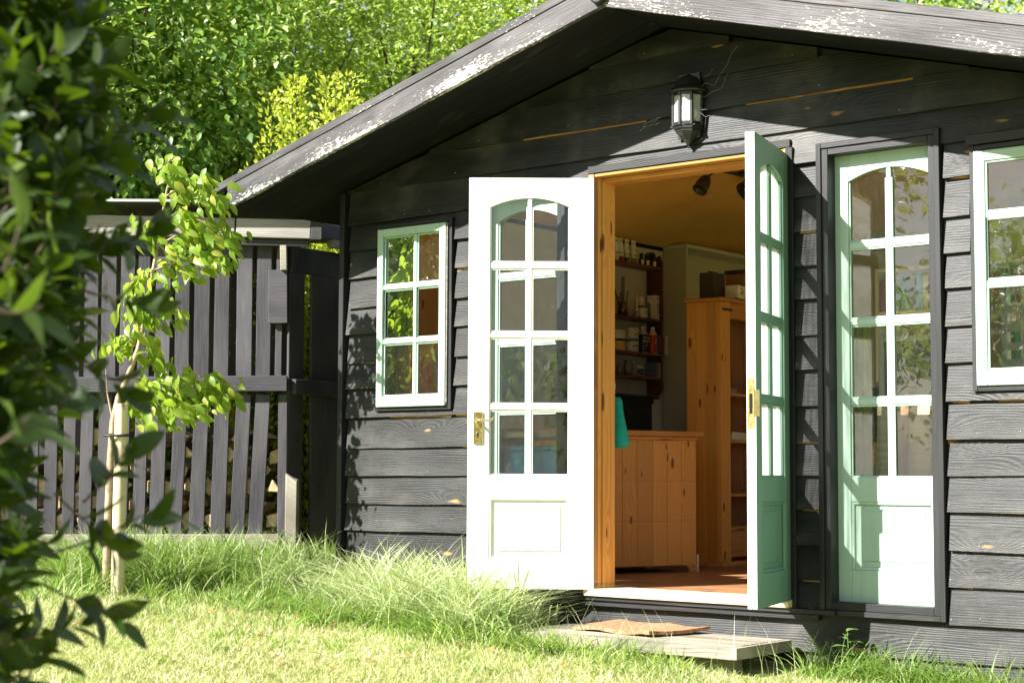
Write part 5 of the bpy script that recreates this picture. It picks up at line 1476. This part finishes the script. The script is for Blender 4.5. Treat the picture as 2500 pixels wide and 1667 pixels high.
def shoot(px, py, dep, d, n, ln, sc=1.0):
    p0 = at(px, py, dep); d = Vector(d).normalized()
    side = d.orthogonal().normalized(); b = d.cross(side)
    pts = [Vector(p0) + d * (ln * t) + Vector((0, 0, .02 * t * t)) for t in (-.3, 0, .4, .8, 1)]
    shoots.tube([tuple(np.array(q) - root) for q in pts], [.0028, .0024, .002, .0016, .001], 5)
    a0 = random.uniform(0, 6)
    for k in range(n):
        t = (k + .5) / n; p = Vector(p0) + d * (ln * t)
        a = a0 + k * 2.4; r = side * math.cos(a) + b * math.sin(a)
        ax = (d * (.35 + .9 * t) + r * (1.1 - .55 * t)).normalized(); nr = (d * 1.0 - r * .4 + Vector((0, 0, .4))).normalized()
        leaves.append((p, ax, nr, sc * random.uniform(.75, 1.2) * (1 - .25 * (t > .85)), (px, py, dep)))
CR, CU = Vector(ROT[0]), Vector((0, 0, 1)); CF = Vector((ROT[2][0], ROT[2][1], 0)).normalized()
for k in range(900):
    py = random.uniform(-250, 1820); e_ = edge(py)
    px = e_ - abs(random.gauss(0, 1)) * 250 - random.uniform(0, 50)
    if py > 1180 and random.random() < .62: continue
    if px < -560: continue
    dep = random.uniform(2.65, 3.7)
    d = CR * random.uniform(-.2, .9) + CU * random.uniform(.0, 1.0) + CF * random.uniform(-.7, .5)
    shoot(px - 55, py + 30, dep, d, random.randint(7, 11), random.uniform(.06, .12))
for (px, py, dep, dx, dz, n, ln) in ((190, 1330, 2.9, 1.0, .35, 9, .16), (150, 1450, 2.8, .9, -.4, 7, .12), (60, 1560, 2.8, .8, .2, 6, .10), (230, 1200, 3.0, .6, .6, 7, .10), (170, 1240, 2.9, .6, -.6, 7, .12), (40, 1650, 2.75, .7, .5, 6, .08), (270, 330, 3.1, .9, .3, 8, .10), (290, 600, 3.1, .9, .3, 8, .09), (240, 720, 2.9, .9, -.2, 8, .10), (200, 890, 3.0, .8, -.5, 7, .10), (20, 640, 2.1, .3, .6, 3, .05), (5, 760, 2.1, .4, -.1, 3, .05), (0, 1080, 2.2, .5, .2, 3, .05)):
    shoot(px, py, dep, CR * dx + CU * dz + CF * random.uniform(-.3, .3), n, ln, 1.05)
# main stems down to the foot
for k in range(14):
    py = 60 + k * 115; px = edge(py) - 190 - random.uniform(0, 180); q = at(px, py, random.uniform(2.9, 3.5)) - root
    shoots.tube([(random.uniform(-.06, .06), random.uniform(-.06, .06), -.05), tuple(q * .45 + np.array([0, 0, .12])), tuple(q)], [.012, .008, .003], 6)
shoots.build('stems', M_barkd, bush)
leaves.sort(key=lambda l: -(l[4][0]) )
vis = [l for l in leaves if -60 < l[4][1] < 1720][:290]
ids = set(id(l) for l in vis)
for p, ax, nr, sc, _ in vis:
    o = bpy.data.objects.new('leaf', random.choice(byl)); COL.objects.link(o); o.parent = bush
    o.location = Vector(p) - Vector(root); o.rotation_euler = frame_from(ax, nr).to_euler(); o.scale = (sc, sc, sc)
rest = [l for l in leaves if id(l) not in ids]
big = []; BT = []
tmpl = [(np.array([v.co[:] for v in me.vertices]), [tuple(p.vertices) for p in me.polygons]) for me in byl]
base = 0; Vs = []; Fs = []; Ti = []
for p, ax, nr, sc, _ in rest:
    tv, tf = random.choice(tmpl); Rm = np.array(frame_from(ax, nr)) * sc
    Vs.append(tv @ Rm.T + (np.array(p) - root)); Fs.append(np.array(tf) + base); base += len(tv); Ti.append(np.full(len(tf), random.random()))
me = np_mesh('foliage', np.concatenate(Vs), np.concatenate(Fs), np.concatenate(Ti), LM_bay, True)
fo = link('foliage', me, bush); fo['kind'] = 'stuff'

# ------------------------------------------------------------------ grass
LG = leafmat('lawn_grass', (.31, .36, .11), (.66, .63, .36), (.84, .76, .56), trans=.35, tcol=(.50, .58, .14), rough=.5)
LGl = leafmat('long_grass', (.10, .20, .030), (.28, .38, .07), (.54, .54, .28), trans=.4, tcol=(.34, .52, .10), rough=.45)
LGp = leafmat('pale_long_grass', (.28, .38, .11), (.54, .60, .30), (.80, .78, .56), trans=.35, tcol=(.55, .65, .30), rough=.5)
def blades(name, X, Y, H, Wd, lean, mat, label, cat='grass', seg=2, az=None):
    n = len(X); Z = gz(X, Y) - .004
    az = RNG.random(n) * 2 * PI if az is None else az
    dx, dy = np.cos(az), np.sin(az); fa = RNG.random(n) * 2 * PI; sx, sy2 = np.cos(fa), np.sin(fa)
    rows = []
    for k in range(seg + 1):
        t = k / seg
        cx = X + dx * lean * H * t * t; cy = Y + dy * lean * H * t * t; cz = Z + H * t * (1 - .28 * np.minimum(lean, 1.6) * t)
        if k < seg:
            w = Wd * (1 - .55 * t)
            rows += [np.stack([cx - sx * w, cy - sy2 * w, cz], 1), np.stack([cx + sx * w, cy + sy2 * w, cz], 1)]
        else: rows += [np.stack([cx, cy, cz], 1)]
    V = np.stack(rows, 1).reshape(-1, 3); nv = 2 * seg + 1
    b = (np.arange(n) * nv)[:, None]; T = []
    for k in range(seg - 1):
        a = 2 * k; T += [b + np.array([[a, a + 1, a + 3]]), b + np.array([[a, a + 3, a + 2]])]
    a = 2 * (seg - 1); T.append(b + np.array([[a, a + 1, a + 2]]))
    per = len(T); T = np.concatenate(T, 1).reshape(-1, 3)
    ti_ = np.clip(RNG.random(n) * .62 + .38 * (.5 + .5 * np.sin(X * 3.1 + 2 * np.sin(Y * 2.3)) * np.cos(Y * 3.7 + X)), 0, .999)
    o = link(name, np_mesh(name, V, T, np.repeat(ti_, per), mat))
    return tag(o, label, cat, kind='stuff')
def in_shed(x, y): return (x > -1.72) & (x < 2.6) & (y > -.005)
def uniform_area(n, x0, x1, y0, y1):
    x = RNG.uniform(x0, x1, n); y = RNG.uniform(y0, y1, n); k = ~in_shed(x, y); return x[k], y[k]
def visible(x, y, m=120):
    P = np.stack([x, y, gz(x, y)], 1) - CAM; q = P @ ROT.T
    px = FPX * q[:, 0] / q[:, 2] + 1250; py = -FPX * q[:, 1] / q[:, 2] + 833.5
    return (q[:, 2] > .5) & (px > -m) & (px < 2500 + m) & (py < 1667 + 2.2 * m)
def dens(x, y): # patchiness 0..1
    return .5 + .25 * np.sin(x * 1.9 + y * 1.3 + 1) + .25 * np.sin(x * 3.7 - y * 2.9) * np.cos(y * 1.7)
# short mown lawn
x, y = uniform_area(900000, -6.5, 3.2, -3.4, 1.5); k = visible(x, y); x, y = x[k], y[k]
stepm = (x > -.2) & (x < 1.2) & (y > -.5)
x, y = x[~stepm], y[~stepm]; keep = RNG.random(len(x)) < .55 + .45 * dens(x, y); x, y = x[keep][:340000], y[keep][:340000]; x, y = x + .018 * np.sin(y * 97 + x * 31), y + .018 * np.sin(x * 83)
h = .014 + .046 * RNG.random(len(x)) * RNG.random(len(x)) * (.6 + dens(x, y)); print('lawn', len(x))
blades('lawn_grass', x, y, h, 0.0013 + .0015 * RNG.random(len(x)), .2 + 1.0 * RNG.random(len(x)), LG, 'short sun bleached lawn in front of the shed')
# long grass in front of the log store and between store and shed
def band(n, pts, width, hmin, hmax):
    """tufts along a polyline on the ground"""
    pts = np.array(pts, float); seg = np.diff(pts, axis=0); L = np.linalg.norm(seg, axis=1); c = np.concatenate([[0], np.cumsum(L)]); t = RNG.random(n) * c[-1]
    i = np.clip(np.searchsorted(c, t) - 1, 0, len(L) - 1); f = (t - c[i]) / L[i]
    p = pts[i] + seg[i] * f[:, None]; nrm_ = np.stack([-seg[i][:, 1], seg[i][:, 0]], 1) / L[i][:, None]
    p = p + nrm_ * RNG.normal(size=(n, 1)) * width
    return p[:, 0], p[:, 1], hmin + (hmax - hmin) * RNG.random(n) ** 1.6
def tufts(m_, per, pts, width, hmin, hmax, spread=.035):
    x, y, h = band(m_, pts, width, hmin, hmax)
    az = RNG.random(m_) * 2 * PI; k = np.repeat(np.arange(m_), RNG.integers(per // 3, per * 2, m_)); n = len(k)
    sp_ = spread * (.4 + 1.4 * RNG.random(m_))[k]
    return x[k] + RNG.normal(size=n) * sp_, y[k] + RNG.normal(size=n) * sp_, h[k] * (.45 + .65 * RNG.random(n)), az[k] + RNG.normal(size=n) * .9
def tufted(x, y, r=.05, frac=.35):
    n = len(x); m_ = max(1, n // 28); cx = RNG.integers(0, n, n)[:n] % n
    j = RNG.integers(0, m_, n); tx, ty = x[j].copy(), y[j].copy()
    pull = RNG.random(n) < frac
    x = np.where(pull, tx + RNG.normal(size=n) * r, x); y = np.where(pull, ty + RNG.normal(size=n) * r, y); return x, y
def clean(x, y, *a):
    k = ~in_shed(x, y) & ~((x > -.16) & (x < 1.16) & (y > -.50)); return (x[k], y[k], *[q[k] for q in a])
def cl4(q): return clean(*q)
x, y, h, az = cl4(tufts(900, 30, [(-3.05, -.85), (-2.55, -.40), (-2.1, -.10), (-1.85, .05)], .24, .04, .38))
blades('long_grass', x, y, h, .0022 + .0030 * RNG.random(len(x)), .2 + 1.2 * RNG.random(len(x)), LGl, 'long uncut green grass in front of the log store', seg=4, az=az)
x, y, h, az = cl4(tufts(620, 26, [(-5.2, -2.2), (-3.4, -1.1), (-2.6, -.6), (-1.4, -.7)], .33, .03, .16))
blades('rough_grass', x, y, h, .0020 + .0024 * RNG.random(len(x)), .3 + 1.0 * RNG.random(len(x)), LGl, 'rough green grass round the foot of the young tree', seg=3, az=az)
x, y, h, az = cl4(tufts(300, 26, [(-1.95, -.12), (-1.2, -.16), (-.5, -.26), (-.15, -.42)], .14, .08, .46, .045))
blades('wall_grass', x, y, h, .0022 + .0036 * RNG.random(len(x)), .3 + 1.5 * RNG.random(len(x)), LGp, 'tall pale drooping grass along the foot of the shed wall', seg=5, az=az)
x, y, h, az = cl4(tufts(64, 30, [(-1.3, -.22), (-.85, -.38), (-.55, -.48), (-.05, -.62)], .09, .22, .52, .04))
blades('tall_grass', x, y, h, .0022 + .0036 * RNG.random(len(x)), .3 + 1.3 * RNG.random(len(x)), LGp, 'tallest arching grass clumps at the foot of the open white door', seg=5, az=az)
x, y, h, az = cl4(tufts(190, 22, [(-1.6, -.45), (-.8, -.55), (-.1, -.60)], .18, .05, .24, .04))
blades('wall_grass', x, y, h, .0020 + .0030 * RNG.random(len(x)), .3 + 1.4 * RNG.random(len(x)), LGl, 'greener rough tufts between the lawn and the tall wall grass', seg=4, az=az)
x, y, h, az = cl4(tufts(250, 20, [(-.9, -.50), (-.2, -.60), (.5, -.70), (1.0, -.72)], .11, .02, .17, .03))
blades('step_grass', x, y, h, .0018 + .0026 * RNG.random(len(x)), .3 + 1.2 * RNG.random(len(x)), LGl, 'green grass tufts growing in front of the doorstep', seg=4, az=az)
x, y, h, az = cl4(tufts(170, 16, [(1.2, -.20), (1.7, -.12), (2.3, -.10)], .07, .04, .26, .03))
blades('corner_grass', x, y, h, .0020 + .0026 * RNG.random(len(x)), .3 + 1.2 * RNG.random(len(x)), LGl, 'loose grass tufts below the right side door', seg=4, az=az)
x, y, h, az = cl4(tufts(700, 20, [(-4.5, -2.6), (-1.5, -1.6), (.2, -1.2), (1.6, -.8)], .55, .02, .085, .035))
blades('lawn_tufts', x, y, h, .0014 + .0018 * RNG.random(len(x)), .3 + 1.0 * RNG.random(len(x)), LGl, 'darker green tufts scattered through the lawn', seg=3, az=az)
n = 260
x, y, h = band(n, [(-3.0, -.7), (-2.2, -.1), (-1.9, .0)], .12, .24, .42); 
blades('seed_stalks', x, y, h, .0012 + 0 * x, .15 + .5 * RNG.random(n), LGp, 'tall thin seed stalks rising from the long grass', seg=4)
n = 60
x, y, h = band(n, [(-.2, -.55), (.6, -.62), (1.3, -.35), (1.8, -.12)], .05, .16, .32)
blades('seed_stalks', x, y, h, .0012 + 0 * x, .1 + .4 * RNG.random(n), LGp, 'few tall grass stalks standing in front of the doorstep', seg=4)
LD = leafmat('dry_leaf', (.30, .14, .05), (.45, .28, .10), trans=.15)
nd = 70; x = RNG.uniform(-3.2, 1.4, nd); y = RNG.uniform(-2.6, -.5, nd)
P_ = np.stack([x, y, gz(x, y) + .03], 1); a_ = RNG.random(nd) * 2 * PI
fl_ = leaf_cloud('fallen_leaves', P_, norm(np.stack([np.cos(a_), np.sin(a_), .2 * RNG.normal(size=nd)], 1)), norm(np.stack([.3 * RNG.normal(size=nd), .3 * RNG.normal(size=nd), np.ones(nd)], 1)), .03 + .03 * RNG.random(nd), .010 + .010 * RNG.random(nd), LD)
tag(fl_, 'scattered dry brown leaves lying on the lawn', 'leaves', kind='stuff')
# thistle-like weeds by the wall
LW = leafmat('weed_leaf', (.10, .20, .04), (.18, .30, .07), trans=.35, tcol=(.3, .5, .1))
wl = leaf_mesh('leaf', .09, .022, LW, .3, .3)
for k, (x, y, lab) in enumerate(((-2.15, -.12, 'leafy weed in the long grass left of the shed corner'), (-2.9, -.78, 'bushy weed in the long grass below the log store slats'), (-.55, -.50, 'small weed with pale leaves below the open white door'), (-.05, -.62, 'round leaved weed at the left end of the doorstep'), (1.42, -.14, 'broad leaved weed right of the doorstep'), (-2.55, -.55, 'leafy weed between the young tree and the log store'))):
    e = empty('weed', (x, y, float(gz(x, y))), 0, lab, 'weed')
    m = MB(); hh = random.uniform(.10, .2); m.tube([(0, 0, 0), (.01, .0, hh * .5), (.0, .01, hh)], [.003, .0025, .0015], 5); m.build('stem', LW, e)
    for q in range(12):
        o = bpy.data.objects.new('leaf', wl); COL.objects.link(o); o.parent = e; o.location = (0, 0, hh * (q + 1) / 12)
        a = q * 2.4; o.rotation_euler = frame_from(Vector((math.cos(a), math.sin(a), .35)), Vector((0, 0, 1))).to_euler(); s_ = random.uniform(.45, .8); o.scale = (s_, s_, s_)
